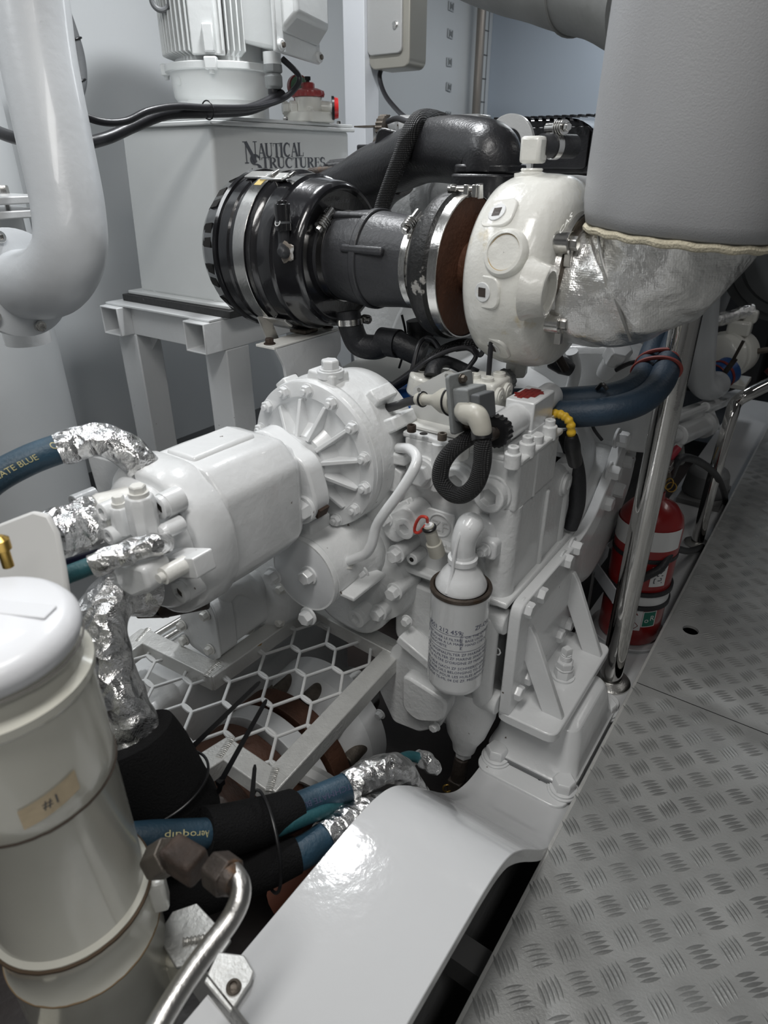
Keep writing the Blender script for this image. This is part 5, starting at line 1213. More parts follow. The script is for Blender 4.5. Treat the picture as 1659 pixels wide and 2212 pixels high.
# yellow sleeved cable behind the valve
yc = thing('yellow_cable', 'cable in ribbed yellow sleeve arching behind the red marked valve', 'cable', Yp(1205, 920, 1.27))
yp = [Yp(1160, 930, 1.185), Yp(1170, 905, 1.18), Yp(1190, 894, 1.175), Yp(1215, 897, 1.172), Yp(1232, 915, 1.172), Yp(1234, 945, 1.175)]
MB().tube(yp, lambda t: .0082+.0010*math.sin(t*70), n=14, k=14).build('yellow_sleeve', yellow, yc)
MB().tube([yp[-1]+V((0, 0, .005)), Yp(1236, 962, 1.18), Yp(1242, 1000, 1.21)], [.011, .016, .014], n=14).build('cable_end', tie, yc)
MB().tube([Yp(1216, 930, 1.30), Yp(1235, 975, 1.30), Yp(1246, 1030, 1.30), Yp(1246, 1090, 1.30), Yp(1232, 1140, 1.30)], [.016, .018, .019, .018, .016], n=16).build('black_conduit_hose', rubber, label='black conduit hose dropping behind the gearbox flank below the yellow cable', cat='hose')
# harness bundle from the top left to the manifold
MB().tube([Yp(805, 858, 1.12), Yp(850, 835, 1.12), Yp(890, 808, 1.13), Yp(925, 780, 1.14), Yp(960, 755, 1.18), Yp(1000, 742, 1.22), Yp(1030, 745, 1.25)], .0105, n=14).build('harness_bundle', braid, label='braided black cable bundle crossing above the blue hoses to the manifold', cat='cable')
MB().tube([Yp(835, 842, 1.10), Yp(880, 812, 1.11), Yp(930, 776, 1.12), Yp(975, 756, 1.15), Yp(1010, 752, 1.17), Yp(1028, 768, 1.17), Yp(1015, 790, 1.16), Yp(1000, 808, 1.15)], .005, n=10).build('thin_lead', cable, label='thin black lead looping back beside the cream manifold block', cat='cable')
MB().tube([Yp(885, 822, 1.13), Yp(893, 790, 1.14), Yp(903, 750, 1.16), Yp(918, 732, 1.18), Yp(935, 735, 1.18), Yp(948, 752, 1.17), Yp(952, 770, 1.16)], .0055, n=10).build('arched_lead', cable, label='black lead arching up beside the white support beam', cat='cable')
MB().tube([Yp(868, 680, 1.3), Yp(876, 720, 1.3), Yp(872, 760, 1.3), Yp(862, 795, 1.3)], .003, n=8).build('hanging_wire', cable, label='thin wire hanging below the intake hose, left of the support beam', cat='wire')
MB().tube([Yp(905, 690, 1.3), Yp(908, 720, 1.3), Yp(900, 745, 1.28)], [.03, .032, .02], n=14).build('black_sensor', rubber, label='black sensor housing under the compressor of the turbocharger', cat='sensor')

# ---------------------------------------------------------------- blue hoses
hb = 'thick dark blue water hoses sweeping right behind the gearbox'
HR = .0265
MB().tube([Yp(780, 835, 1.23), Yp(860, 852, 1.225), Yp(960, 860, 1.225), Yp(1080, 866, 1.23), Yp(1200, 866, 1.24), Yp(1310, 858, 1.27), Yp(1368, 838, 1.32), Yp(1396, 805, 1.38), Yp(1412, 760, 1.45), Yp(1440, 700, 1.52), Yp(1460, 650, 1.58)], HR, n=28).build('blue_hose', navyhose, label='thick navy blue hose, the upper one of the pair bending up beside the steel post', cat='hose', group=hb)
h2 = [Yp(790, 880, 1.215), Yp(860, 888, 1.21), Yp(960, 893, 1.20), Yp(1080, 892, 1.205), Yp(1200, 895, 1.20), Yp(1310, 888, 1.22), Yp(1385, 866, 1.27), Yp(1428, 825, 1.34), Yp(1448, 770, 1.42), Yp(1470, 710, 1.5), Yp(1488, 660, 1.56)]
MB().tube(h2, HR, n=28).build('blue_hose', navyhose, label='thick navy blue hose, the lower one of the pair passing behind the red marked valve', cat='hose', group=hb)
bs = thing('red_strap', 'red rubber strap tied round the pair of navy hoses', 'strap', Yp(1410, 820, 1.36))
ca = Yp(1396, 805, 1.38); cb2 = (V(h2[7])+V(h2[8]))/2; mid = (ca+cb2)/2; du = (cb2-ca).normalized(); dn = (Yp(1412, 760, 1.45)-Yp(1368, 838, 1.32)).normalized(); dv = dn.cross(du).normalized(); du = dv.cross(dn); RU = (cb2-ca).length/2+.029
for k, off in enumerate((0, .030)):
    ring = [mid+dn*off + du*math.cos(2*PI*i/40)*RU + dv*math.sin(2*PI*i/40)*.0295 for i in range(40)]
    MB().tube(ring, .0045, n=8, k=2, closed=True).build('strap_loop', mat('red_strap', (.28, .05, .04), .6), bs)
b = MB(); b.tube([Yp(1290, 840, 1.24), Yp(1300, 830, 1.23), Yp(1308, 836, 1.23), Yp(1312, 842, 1.23)], .004, n=8); b.build('tie_tail', tie, label='black cable tie tail on top of the upper navy hose', cat='cable tie')
# foil covered pipe and royal blue hose ends left of the control bracket
MB().tube([Yp(760, 835, 1.30), Yp(790, 838, 1.29), Yp(815, 845, 1.28)], .03, n=24, wob=.004).build('foil_sleeve', foil, label='short foil wrapped hose end behind the bell cover, left of the control bracket', cat='hose')
MB().tube([Yp(800, 848, 1.155), Yp(850, 850, 1.15), Yp(900, 850, 1.15), Yp(925, 850, 1.15)], .020, n=24).build('royal_hose', royal, label='bright royal blue hose, upper of two left of the control bracket', cat='hose')
MB().tube([Yp(800, 884, 1.125), Yp(850, 886, 1.12), Yp(900, 886, 1.12), Yp(925, 886, 1.12)], .022, n=24).build('royal_hose', royal, label='dusty royal blue hose, lower of two left of the control bracket', cat='hose')
MB().box(Yp(850, 800, 1.5), (.28, .20, .01), M.Rotation(.1, 3, 'X')).build('sloping_cover', mat('cover_grey', (.48, .48, .46), .5), label='sloping light gray cover plate behind the bell cover', cat='cover')

# ---------------------------------------------------------------- oil filter with its head
FY = .905
fcx = Yp(990, 1352, FY).x
FT = Yp(990, 1256, FY).z; FB = Yp(978, 1468, FY).z; FR = .0555
of = thing('oil_filter', 'white spin-on oil filter canister printed with blue text', 'filter', (fcx, FY, FB))
MB().lathe((fcx, FY, FB), Z_, [(0, .030), (.001, .040), (.006, .050), (.014, FR-.001), (.022, FR), (FT-FB-.014, FR), (FT-FB-.012, FR+.0005)], n=96).build('canister', mat('filter_white', (.76, .77, .77), .22, coat=.5, bump=.15), of)
MB().lathe((fcx, FY, FT-.014), Z_, [(.002, FR), (.003, FR+.002), (.007, FR+.0025), (.010, FR+.0015), (.0105, FR-.005), (.006, FR-.007), (.004, .044), (.003, .042)], n=96).build('crimped_rim', mat('rusty_rim', (.10, .08, .065), .42, .6, bump=2, bscale=90, var=.5, vscale=18, specks=((.08, .05, .03), 40., .55, .1)), of)
dirc = V((0, 0, 0))-V((fcx, FY, 0)); ACAM = math.atan2(dirc.y, dirc.x)
def cylmap(x0, z0): return lambda x, y: (fcx+math.cos(ACAM+(x+x0)/FR)*(FR+.0004), FY+math.sin(ACAM+(x+x0)/FR)*(FR+.0004), z0+y)
b = MB(); H0 = FT-.014
rows = [('0501 212 459', .0125, -.068, -.064), ('ZF-OIL', .0125, .032, -.057), ('AVANT VISSER LE FILTRE', .0072, -.078, -.079), ('ET BLOQUER A LA MAIN', .0072, -.074, -.088), ("L'ETANCHEITE", .0072, -.070, -.097),
        ('OIL THE GASKET', .0072, .014, -.072), ('BASE UNTIL', .0072, .014, -.081), ('HAND CHECK', .0072, .014, -.090),
        ('FUER ORIGINALFILTER ZF MARINE-ERSATZ', .0078, -.078, -.113), ('ORIGINALFILTER ZF MARINE SPARE PARTS', .0078, -.078, -.123), ("QUE LE FILTRE D'ORIGINE ZF MARINE PIECE", .0078, -.078, -.133),
        ('FUER OELE NACH ZF SCHMIERSTOFFLISTE', .0078, -.078, -.146), ('ONLY FOR OILS BELONGING TO ZF STANDARD', .0078, -.078, -.156), ('SEULEMENT POUR LES HUILES APPARTENANT', .0078, -.078, -.166), ('FILTRAGE TE-ML 04 DE ZF. PRESSION DE', .0078, -.078, -.176)]
for tx, sz, x0, dz in rows: text_on(b, tx, sz*1.08, cylmap(x0, H0+dz), sub=.003)
mm = cylmap(.010, H0-.098); text_on(b, 'MOUNTING', .0075, lambda x, y: mm(-y, x), sub=0)
def strip(dz, x0, x1):
    rs = []
    for i in range(25):
        f = cylmap(x0+(x1-x0)*i/24, H0+dz); rs.append([f(0, 0), f(0, .0008)])
    vs = [[b.bm.verts.new(p) for p in r] for r in rs]
    for i in range(24): b.face([vs[i][0], vs[i+1][0], vs[i+1][1], vs[i][1]])
strip(-.068, -.07, .075); strip(-.103, -.07, .075)
b.build('printed_text', inkb, of)
hd_ = thing('oil_spout', 'white cast filter head with ribbed spout joining oil filter to gearbox', 'oil spout', (fcx, FY, FT))
MB().lathe((fcx, FY, FT-.008), Z_, [(0, .040), (.004, .0475), (.010, .0475), (.030, .037), (.045, .026), (.052, .0245), (.054, .027), (.064, .027), (.066, .0225), (.075, .0215)], n=56).build('head_cone', white, hd_)
g1 = V((fcx, FY, FT+.06)); gend = Yp(1040, 1150, .98)
b = MB(); b.tube([g1, g1+Z_*.03, g1+V((.004, .012, .055)), gend+V((-.01, -.03, -.002)), gend+V((0, .01, .0))], [.0215, .0225, .0245, .025, .026], n=28); b.build('head_elbow', white, hd_)
MB().lathe(gend, -Y_, [(-.012, .036), (.0, .036), (.006, .034), (.010, .027)], n=40).build('head_flange', white, hd_, bev=.002)
b = MB(); pth = [V((fcx-.004, FY-.046, FT+.0)), V((fcx-.004, FY-.030, FT+.035)), V((fcx-.003, FY-.026, FT+.075)), V((fcx+.0, FY-.010, FT+.118)), V((gend.x-.012, .945, gend.z+.022))]
b.tube(pth, .0032, n=8, k=6); b.build('cast_rib', white, hd_)
q = Yp(1046, 1188, .952); MB().prism(rrect(.022, .020, .010), q+V((0, .03, 0)), X_, Z_, .028).build('flange_lug', white, hd_, bev=.004)
MB().bolt(q, -Y_, .019).cyl(q-Y_*.012, q-Y_*.019, .006).build('flange_nut', white, hd_, bev=.0006)
# sender with red wire loop
sn = thing('temperature_sender', 'small beige sender with black ring and red wire loop left of the filter head', 'sensor', Yp(942, 1190, .93))
q = Yp(942, 1188, .93); d_ = (Yp(926, 1136, .915)-q).normalized()
MB().lathe(q, d_, [(-.01, .016), (.018, .0155), (.019, .012), (.045, .0115), (.047, .010), (.060, .010)], n=28).build('sender_body', beige, sn)
MB().torus(q+d_*.054, d_, .0105, .0035).build('rubber_ring', tie, sn)
MB().cyl(q+d_*.058, q+d_*.062, .008).cyl(q+d_*.062, q+d_*.070, .0025).build('terminal', labelw, sn)
MB().tube([q+d_*.068, Yp(921, 1118, .905), Yp(908, 1117, .91), Yp(898, 1132, .915), Yp(896, 1148, .92), Yp(906, 1150, .918), Yp(918, 1136, .91)], .0030, n=10).build('red_wire', redw, sn)
q = Yp(966, 1190, .95); MB().prism(rrect(.030, .014, .006), q+V((0, .02, -.006)), X_, Y_, .012).build('clip_plate', whitec, sn, bev=.002); MB().bolt(q+V((.006, 0, .004)), Z_, .016).build('clip_bolt', whitec, sn)

# ---------------------------------------------------------------- steel posts, rail, extinguisher
chromed = chrome
sp = thing('stanchion', 'polished steel pipe post with round base flange beside the tread plate', 'stanchion', (-.270, 1.42, -.055))
MB().cyl((-.270, 1.42, -.05), (-.270, 1.42, .905), .0285, n=40).build('post', chromed, sp)
MB().lathe((-.270, 1.42, -.055), Z_, [(0, .052), (.005, .052), (.010, .046), (.014, .032), (.016, .0295)], n=48).build('base_flange', brushed, sp)
MB().tube([(-.270, 1.42, .90), (-.270, 1.43, .93), (-.270, 1.46, .945), (-.270, 1.52, .95), (-.270, 2.3, .95), (-.270, 3.1, .95)], .022, n=24).build('hand_rail', brushed, sp)
s2x = -.245; s2y = 2.30
s2 = thing('stanchion', 'thinner dark looking steel post far beyond the fire extinguisher, bending into a rail', 'stanchion', (s2x, s2y, -.05))
MB().tube([(s2x, s2y, -.05), (s2x, s2y, .2), Xp(1581, 893, s2x)+V((0, 0, -.02)), Xp(1590, 870, s2x), Yp(1620, 850, 2.40), Yp(1700, 812, 2.55)], .021, n=20).build('post', chrome, s2)
MB().lathe((s2x, s2y, -.053), Z_, [(0, .042), (.005, .042), (.012, .03)], n=32).build('base_flange', brushed, s2)
EXx, EXy = -.297, 1.66; ER = .083
fe = thing('fire_extinguisher', 'red fire extinguisher with white labels standing behind the steel post', 'fire extinguisher', (EXx, EXy, -.053))
MB().lathe((EXx, EXy, -.050), Z_, [(0, .05), (.004, .078), (.012, ER), (.36, ER), (.385, ER-.006), (.41, ER-.024), (.425, ER-.05), (.43, .022), (.45, .020)], n=72).build('cylinder', redg, fe)
da = math.atan2(-EXy, -EXx)
def exmap(a0, z0, r=ER+.0006): return lambda x, y: (EXx+math.cos(a0+x/r)*r, EXy+math.sin(a0+x/r)*r, z0+y)
def patch(a0, z0, w_, h_, m, nm, lift=.0006, n=20):
    b = MB(); f = exmap(a0, z0, ER+lift); vs = [[b.bm.verts.new(f(-w_/2+w_*i/n, y)) for y in (0, h_)] for i in range(n+1)]
    for i in range(n): b.face([vs[i][0], vs[i+1][0], vs[i+1][1], vs[i][1]])
    return b.build(nm, m, fe)
patch(da-.35, .262, .26, .058, labelw, 'white_band')
MB().band((EXx, EXy, .232), Z_, ER, .012, .002).build('rubber_band', rubber, fe)
patch(da+.62, .155, .045, .062, labelw, 'pictogram_label', .0008)
b = MB(); f = exmap(da+.62, .155, ER+.0012)
for (x0, y0, x1, y1) in ((-.012, .012, .012, .012), (-.012, .012, -.012, .026), (-.012, .026, .008, .026), (.008, .018, .008, .026), (-.006, .034, .012, .034), (-.006, .034, -.006, .050), (-.012, .044, .004, .044), (.002, .040, .014, .052), (-.002, .019, .006, .019)):
    rs = []
    d_ = V((x1-x0, y1-y0)); n_ = V((-d_.y, d_.x)).normalized()*.0014
    b.face([b.bm.verts.new(f(*p)) for p in ((x0-n_.x, y0-n_.y), (x1-n_.x, y1-n_.y), (x1+n_.x, y1+n_.y), (x0+n_.x, y0+n_.y))])
b.build('pictogram', inkm, fe)
patch(da+.18, .010, .032, .068, labelw, 'hazard_label', .0008)
b = MB(); f = exmap(da+.18, .010, ER+.0012)
for p, q_ in (((-.009, .016), (0, .026)), ((0, .026), (.009, .016)), ((.009, .016), (0, .006)), ((0, .006), (-.009, .016)), ((-.008, .058), (.002, .052)), ((-.002, .06), (.004, .05))):
    d_ = V((q_[0]-p[0], q_[1]-p[1])); n_ = V((-d_.y, d_.x)).normalized()*.0009
    b.face([b.bm.verts.new(f(*z)) for z in ((p[0]-n_.x, p[1]-n_.y), (q_[0]-n_.x, q_[1]-n_.y), (q_[0]+n_.x, q_[1]+n_.y), (p[0]+n_.x, p[1]+n_.y))])
b.build('hazard_mark', redink, fe)
patch(da+.62, .022, .040, .052, labelw, 'green_label_edge', .0007); patch(da+.62, .0245, .035, .047, labelg, 'green_label', .0009)
b = MB(); f = exmap(da+.62, .025, ER+.0013); text_on(b, 'R', .024, lambda x, y: f(x+.001, y+.018)); text_on(b, 'o', .024, lambda x, y: f(x-.014, y+.012)); b.build('label_sign', labelw, fe)
MB().band((EXx, EXy, .108), Z_, ER+.0005, .030, .0015, a0=0, a1=2*PI).build('lower_white_band', labelw, fe)
for z in (.130, .086): MB().band((EXx, EXy, z), Z_, ER+.001, .012, .006).build('rubber_strap', rubber, fe)
MB().cyl((EXx, EXy, .40), (EXx, EXy, .47), .018).box((EXx, EXy, .455), (.05, .03, .04)).build('valve_head', darksteel, fe, bev=.003)
MB().box((EXx+.02, EXy-.02, .485), (.022, .09, .010)).box((EXx+.02, EXy-.01, .505), (.022, .11, .010), M.Rotation(.2, 3, 'X')).build('lever', mat('dull_lever', (.20, .19, .18), .4, .7), fe, bev=.002)
q = Xp(1452, 982, EXx+.02); MB().tube([q+V((-.01, -.01, -.03)), q, q+V((.01, .01, .02))], [.010, .012, .008], n=12).build('red_tag', mat('tag_red', (.35, .03, .05), .5), fe)
MB().torus(Xp(1445, 1045, EXx+.03), V((1, -.6, .2)), .014, .0018).torus(Xp(1450, 1052, EXx+.035), V((.3, -.9, .2)), .012, .0016).build('pin_ring', brass, fe)
hp_ = [V((EXx+.02, EXy+.02, .44)), Xp(1470, 990, EXx+.04), Xp(1515, 1000, EXx+.06), Xp(1552, 1035, EXx+.07), Xp(1567, 1085, EXx+.075), Xp(1555, 1140, EXx+.075), Xp(1525, 1175, EXx+.075), Xp(1490, 1190, EXx+.07), Xp(1455, 1188, EXx+.068)]
hp_ += [V((EXx+.06, EXy-.070, .22)), V((EXx+.012, EXy-.101, .17)), V((EXx+.006, EXy-.104, .10)), V((EXx+.004, EXy-.105, .03)), V((EXx+.003, EXy-.106, .0))]
MB().tube(hp_, .0105, n=14).build('discharge_hose', rubber, fe)
MB().cyl((EXx+.003, EXy-.106, .004), (EXx+.003, EXy-.106, -.012), .0128).build('nozzle_ring', rustw, fe); MB().cyl((EXx+.003, EXy-.106, -.01), (EXx+.003, EXy-.106, -.053), .0118, .0125).build('nozzle', tie, fe)
eb = thing('extinguisher_bracket', 'white metal holder with clear side strip gripping the fire extinguisher', 'bracket', (EXx-.10, EXy, -.05))
MB().bar((EXx-.118, EXy-.02, .13), (EXx-.118, EXy+.10, .13), .004, .05, Z_).bar((EXx-.118, EXy-.02, .13), (EXx-.03, EXy-.106, .115), .004, .045, Z_).bar((EXx-.03, EXy-.106, .115), (EXx-.02, EXy-.106, .113), .004, .045, Z_).build('holder_arm', mat('holder_white', (.58, .60, .63), .4), eb)
MB().bar((EXx-.114, EXy-.035, .12), (EXx-.112, EXy-.035, -.05), .016, .004, X_).build('side_strip', mat('strip_grey', (.30, .31, .31), .35, .5), eb)
MB().bar((EXx-.105, EXy+.06, .16), (EXx-.075, EXy+.09, .215), .02, .012).build('buckle', mat('buckle_white', (.60, .60, .60), .5), eb)
MB().lathe((EXx, EXy, -.0545), Z_, [(0, ER+.02), (.010, ER+.022), (.012, ER+.020), (.004, ER+.012), (.004, .01)], n=48).build('base_tray', mat('tray_white', (.52, .53, .54), .4), eb)

# ---------------------------------------------------------------- far right: raw water pump and pipework beyond the posts
RX = -.40
rw = thing('water_pump', 'cream round water pump far beyond the steel post, foil scraps on top', 'pump', Xp(1580, 830, RX))
c_ = Xp(1572, 765, RX)
ax_ = V((.35, 1, -.05)).normalized()
MB().lathe(c_, ax_, [(-.10, .07), (-.09, .085), (-.04, .09), (-.035, .098), (-.02, .098), (-.015, .092), (.0, .092), (.005, .098), (.03, .10), (.09, .09), (.11, .06)], n=48).build('pump_drum', cream, rw)
MB().box(c_+V((.02, 0, .115)), (.09, .07, .06)).box(c_+V((.05, .02, .16)), (.05, .06, .05)).build('top_port', cream, rw, bev=.012, seg=3)
MB().tube([c_+V((-.10, -.05, .13)), c_+V((-.04, -.03, .15)), c_+V((.02, 0, .175)), c_+V((.05, .02, .185))], .028, n=16, wob=.008).build('foil_wrap', foil, rw)
MB().box(c_+V((.02, 0, -.11)), (.17, .16, .02)).build('pump_foot', cream, rw, bev=.003)
for dx in (-.05, .06): MB().bolt(c_+V((dx, -.05, -.10)), Z_, .02).build('foot_bolt', whiter, rw)
MB().cyl(c_+V((.10, .03, .02)), c_+V((.14, .04, .03)), .012).build('side_nipple', darksteel, rw)
gp = thing('gray_pipe', 'thick pale gray pipe hanging down beside the upper steel post, ending in a blue hose', 'pipe', Xp(1515, 830, RX))
MB().tube([Xp(1520, 560, RX+.02), Xp(1518, 680, RX), Xp(1514, 760, RX-.0), Xp(1514, 815, RX), Xp(1530, 835, RX+.02), Xp(1548, 830, RX+.03)], [.047, .047, .048, .050, .052, .050], n=32).build('pipe_drop', greyp, gp)
q = Xp(1548, 815, RX+.01); MB().cyl(q, q+V((.03, .06, .02)), .056).build('blue_coupling', royal, gp)
MB().band(q+V((.012, .024, .008)), V((.03, .06, .02)), .0565, .012, .002).band(q+V((-.004, -.006, 0)), V((.03, .06, .02)), .0535, .006, .003).build('coupling_clip', mat('red_seal', (.20, .02, .02), .5), gp)
tbp = Xp(1572, 790, RX+.05)
MB().cyl(tbp+V((-.03, 0, -.09)), tbp+V((.02, 0, .03)), .010).cyl(tbp+V((.01, 0, .01)), tbp+V((.032, 0, .10)), .006).build('clamp_screw', rustw, gp)
en2 = thing('side_casing', 'long pale engine side rail with angled white valve pipes below the gray pipe', 'rail', Xp(1480, 920, RX))
MB().bar(Xp(1380, 935, RX-.02), Xp(1600, 850, RX+.02), .06, .035).build('side_rail', whitec, en2, bev=.004)
MB().tube([Xp(1440, 912, RX+.03), Xp(1525, 878, RX+.03), Xp(1545, 872, RX+.03)], .012, n=14, smooth=False).build('dip_tube', whitec, en2)
MB().cyl(Xp(1523, 879, RX+.03), Xp(1546, 870, RX+.03), .018).build('tube_sleeve', whitec, en2)
MB().tube([Xp(1545, 871, RX+.03), Xp(1570, 864, RX+.03), Xp(1580, 870, RX+.03), Xp(1580, 882, RX+.03)], .007, n=10).build('tube_hook', white, en2)
b = MB(); b.tube([Xp(1350, 955, RX+.02), Xp(1440, 945, RX+.03), Xp(1460, 940, RX+.03)], .022, n=18); b.build('valve_pipe', whitec, en2)
MB().cyl(Xp(1460, 942, RX+.03), Xp(1520, 918, RX+.03), .037).build('valve_barrel', white, en2, bev=.004)
MB().cyl(Xp(1518, 919, RX+.03), Xp(1523, 917, RX+.03), .05).cyl(Xp(1520, 918, RX+.03), Xp(1540, 910, RX+.03), .007).bar(Xp(1537, 890, RX+.03), Xp(1551, 925, RX+.03), .018, .014).build('valve_handle', white, en2)
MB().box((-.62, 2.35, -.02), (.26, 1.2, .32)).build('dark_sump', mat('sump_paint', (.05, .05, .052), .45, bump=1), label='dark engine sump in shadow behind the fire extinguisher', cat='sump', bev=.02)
for px, py, r_ in ((1420, 880, .02), (1400, 915, .016)):
    pass
fo = thing('fuel_filter', 'small yellow banded bottle filter in shadow under the valve pipes', 'filter', Xp(1468, 1000, RX))
MB().cyl(Xp(1468, 995, RX), Xp(1464, 955, RX), .02).build('bottle', mat('pale_bottle', (.35, .36, .34), .4), fo); MB().cyl(Xp(1458, 985, RX+.02), Xp(1456, 955, RX+.02), .011).build('yellow_stick', yellow, fo)
gm = thing('gray_motor', 'low gray rounded motor casing on the deck beyond the second steel post', 'motor', Xp(1540, 1040, -.30))
MB().cyl((-.31, 2.72, -.05), (-.31, 2.72, .07), .09, .075).build('motor_barrel', mat('motor_grey', (.22, .225, .23), .45), gm, bev=.02)
MB().box((-.31, 2.72, -.045), (.16, .24, .02)).build('motor_foot', mat('motor_foot', (.2, .2, .2), .5), gm)
# dark machinery housings filling the far end
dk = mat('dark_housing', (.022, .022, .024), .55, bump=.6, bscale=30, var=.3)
MB().box((.52, 4.25, .52), (1.5, .9, 1.04)).build('dark_filler_box', dk, label='dark box added to stand for the black far right and its dim machines', cat='housing', bev=.02)  # black box put in for the darkness and dim machines beyond the elbow
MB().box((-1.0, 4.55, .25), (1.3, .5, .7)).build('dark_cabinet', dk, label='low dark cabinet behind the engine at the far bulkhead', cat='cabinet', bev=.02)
fd = thing('dark_fan_housing', 'dark gray ringed round casing glimpsed past the silver elbow', 'casing', (-.30, 3.5, .6))
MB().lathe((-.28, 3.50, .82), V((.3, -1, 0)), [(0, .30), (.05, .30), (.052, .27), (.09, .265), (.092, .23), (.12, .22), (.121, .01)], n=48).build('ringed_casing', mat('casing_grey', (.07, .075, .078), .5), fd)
MB().tube([(-.25, 3.3, .35), (-.18, 3.28, .30), (-.10, 3.3, .22)], .02, n=12).build('red_hose', mat('dull_red_hose', (.09, .012, .012), .5), label='dull red hose end in the shadow at the far right', cat='hose')
# ================================================================ guard grille over the shaft coupling
GZ = .172
gd = thing('coupling_guard', 'aluminium angle frame filled with white expanded mesh, guarding the shaft coupling', 'guard', (-.80, .75, GZ-.04))
G = lambda x, y: Zp(x, y, GZ-.02)
cA, cB, cC, cD = G(853, 1415), G(590, 1702), G(490, 1632), G(400, 1690)
cE, cF, cG_, cH = G(665, 1316), G(461, 1462), G(312, 1388), G(215, 1462)
def rail(b, p, q, ext=.018):
    d_ = (q-p).normalized(); b.bar(p-d_*ext*0, q+d_*ext*0, .040, .040, Z_)
KZ = 0.
for p, q in ((cA, cB), (cB, cC), (cC, cD), (cE, cF), (cF, cG_), (cG_, cH), (cA, G(640, 1302))):
    d_ = (q-p).normalized()
    KZ += .0006; MB().bar(p-d_*.0165+Z_*KZ, q+d_*.0165+Z_*KZ, .044, .040, Z_).build('frame_rail', alu, gd, bev=.0025)
weldm = mat('weld_bead', (.62, .61, .58), .38, .85, bump=2, bscale=120)
for c, a_ in ((cA, V((1, .1, 0))), (cB, V((.5, -.9, 0))), (cC, V((.3, -.95, 0))), (cF, V((-.2, .98, 0))), (cG_, V((-.35, .9, 0)))):
    b = MB(); a_ = a_.normalized()
    b.tube([c+Z_*.0222+a_*(-.025+.0042*i) for i in range(13)], lambda t: .0070+.0005*math.sin(t*75), n=10, flat=(Z_, .30)); b.build('weld_bead', weldm, gd)
q = G(545, 1405)+Z_*.0203
MB().lathe(q, Z_, [(0, .018), (.0004, .016)], n=20, rfun=lambda a, t: 1+.4*math.sin(a*3)).build('rust_stain', mat('stain', (.32, .20, .07), .6), gd)
# expanded mesh
z6 = lambda x, y: Zp(200+.4219*x, 1250+.4218*y, GZ-.018)
n0 = z6(690, 650); ea = (z6(1095, 620)-z6(485, 665))/3; eb_ = (z6(1095, 620)-z6(1040, 360))/2
dg = (z6(715, 672)-z6(668, 632))*.5
poly = [cA, cB, cC, cD, V((cD.x-.12, cD.y+.02, 0)), cH, cG_, cF, cE]
def inside(p):
    c = False; n = len(poly)
    for i in range(n):
        a, q = poly[i], poly[(i+1) % n]
        if (a.y > p.y) != (q.y > p.y) and p.x < (q.x-a.x)*(p.y-a.y)/(q.y-a.y)+a.x: c = not c
    return c
gm_ = MB(); gr = .0037
for i in range(-9, 8):
    for j in range(-9, 8):
        c = n0+ea*i+eb_*j; ul, lr = c-dg, c+dg
        cr = c+ea; cd_ = c+eb_
        for path in ([ul, c, lr], [lr, lr+(cr-dg-lr)*.5, cr-dg], [lr, lr+(cd_-dg-lr)*.5, cd_-dg]):
            mid = path[1]
            if inside(mid) or (inside(path[0]) and inside(path[2])):
                if path[1] is c:
                    for s_ in (-1, 1):
                        o_ = V((-dg.y, dg.x, 0)).normalized()*.0032*s_; gm_.tube([ul, c+o_*.8+(-dg*.5), c+o_*.8+dg*.5, lr], gr, n=8, k=3)
                else: gm_.tube([path[0], path[1], path[2]], gr, n=8, smooth=False)
gm_.build('expanded_mesh', mat('mesh_paint', (.60, .605, .60), .4, bump=.6), gd)
# ---------------------------------------------------------------- shaft coupling below it
sc_ = thing('shaft_coupling', 'brown rusted and white propeller shaft coupling turning beneath the mesh guard', 'coupling', (-.86, .78, -.33))
sx, sz = -.86, -.155
so = V((sx, 0, sz))
MB().lathe(so, Y_, [(.60, .10), (.602, .165), (.715, .168), (.718, .10)], n=72).build('rusted_flange', brown, sc_, bev=.002)
MB().lathe(so, Y_, [(.735, .10), (.737, .170), (.785, .170), (.787, .10)], n=72).build('white_ring', white, sc_, bev=.002)
MB().lathe(so, Y_, [(.795, .10), (.797, .174), (.848, .174), (.850, .10)], n=72).build('rusted_ring', brown, sc_, bev=.002)
MB().lathe(so, Y_, [(.85, .12), (.90, .15), (.93, .175), (.985, .178), (1.0, .12)], n=72).build('white_hub', white, sc_)
MB().cyl(so+Y_*.3, so+Y_*1.1, .075, n=40).build('shaft', steel, sc_)
for k in range(10):
    a = 2*PI*k/10+.2; d_ = V((math.cos(a), 0, math.sin(a)))
    MB().cyl(so+Y_*.86+d_*.15, so+Y_*.93+d_*.15, .018).build('coupling_bolt', darksteel, sc_, bev=.003)
MB().prism(poly_round([(-.20, -.3), (.20, -.3), (.20, .12), (-.20, .12)], .03), (-1.25, 1.3, -.05), X_, Z_, .75).build('white_keelson', whitec, label='white painted hull frame in shadow below the left side of the mesh guard', cat='hull frame', bev=.01)
for dz, r_ in ((.035, .012), (.0, .010)):
    pass
st_ = thing('steel_tubes', 'two small steel tubes side by side behind the gear pump end plate', 'tube', Yp(380, 1345, 1.0))
for k, dx in enumerate((0, .035)):
    MB().cyl(Zp(335+12*k, 1372+14*k, .09), Zp(470+8*k, 1290+14*k, .09), .008).build('tube', brushed, st_)
ringc = V((-.62, .62, -.10))
MB().torus(V((-.66, .72, -.19)), Y_, .17, .022, n=56, m=8).build('ring_flange', mat('dull_white', (.45, .45, .44), .45), label='dull white ring edge in shadow right of the mesh guard frame', cat='ring')

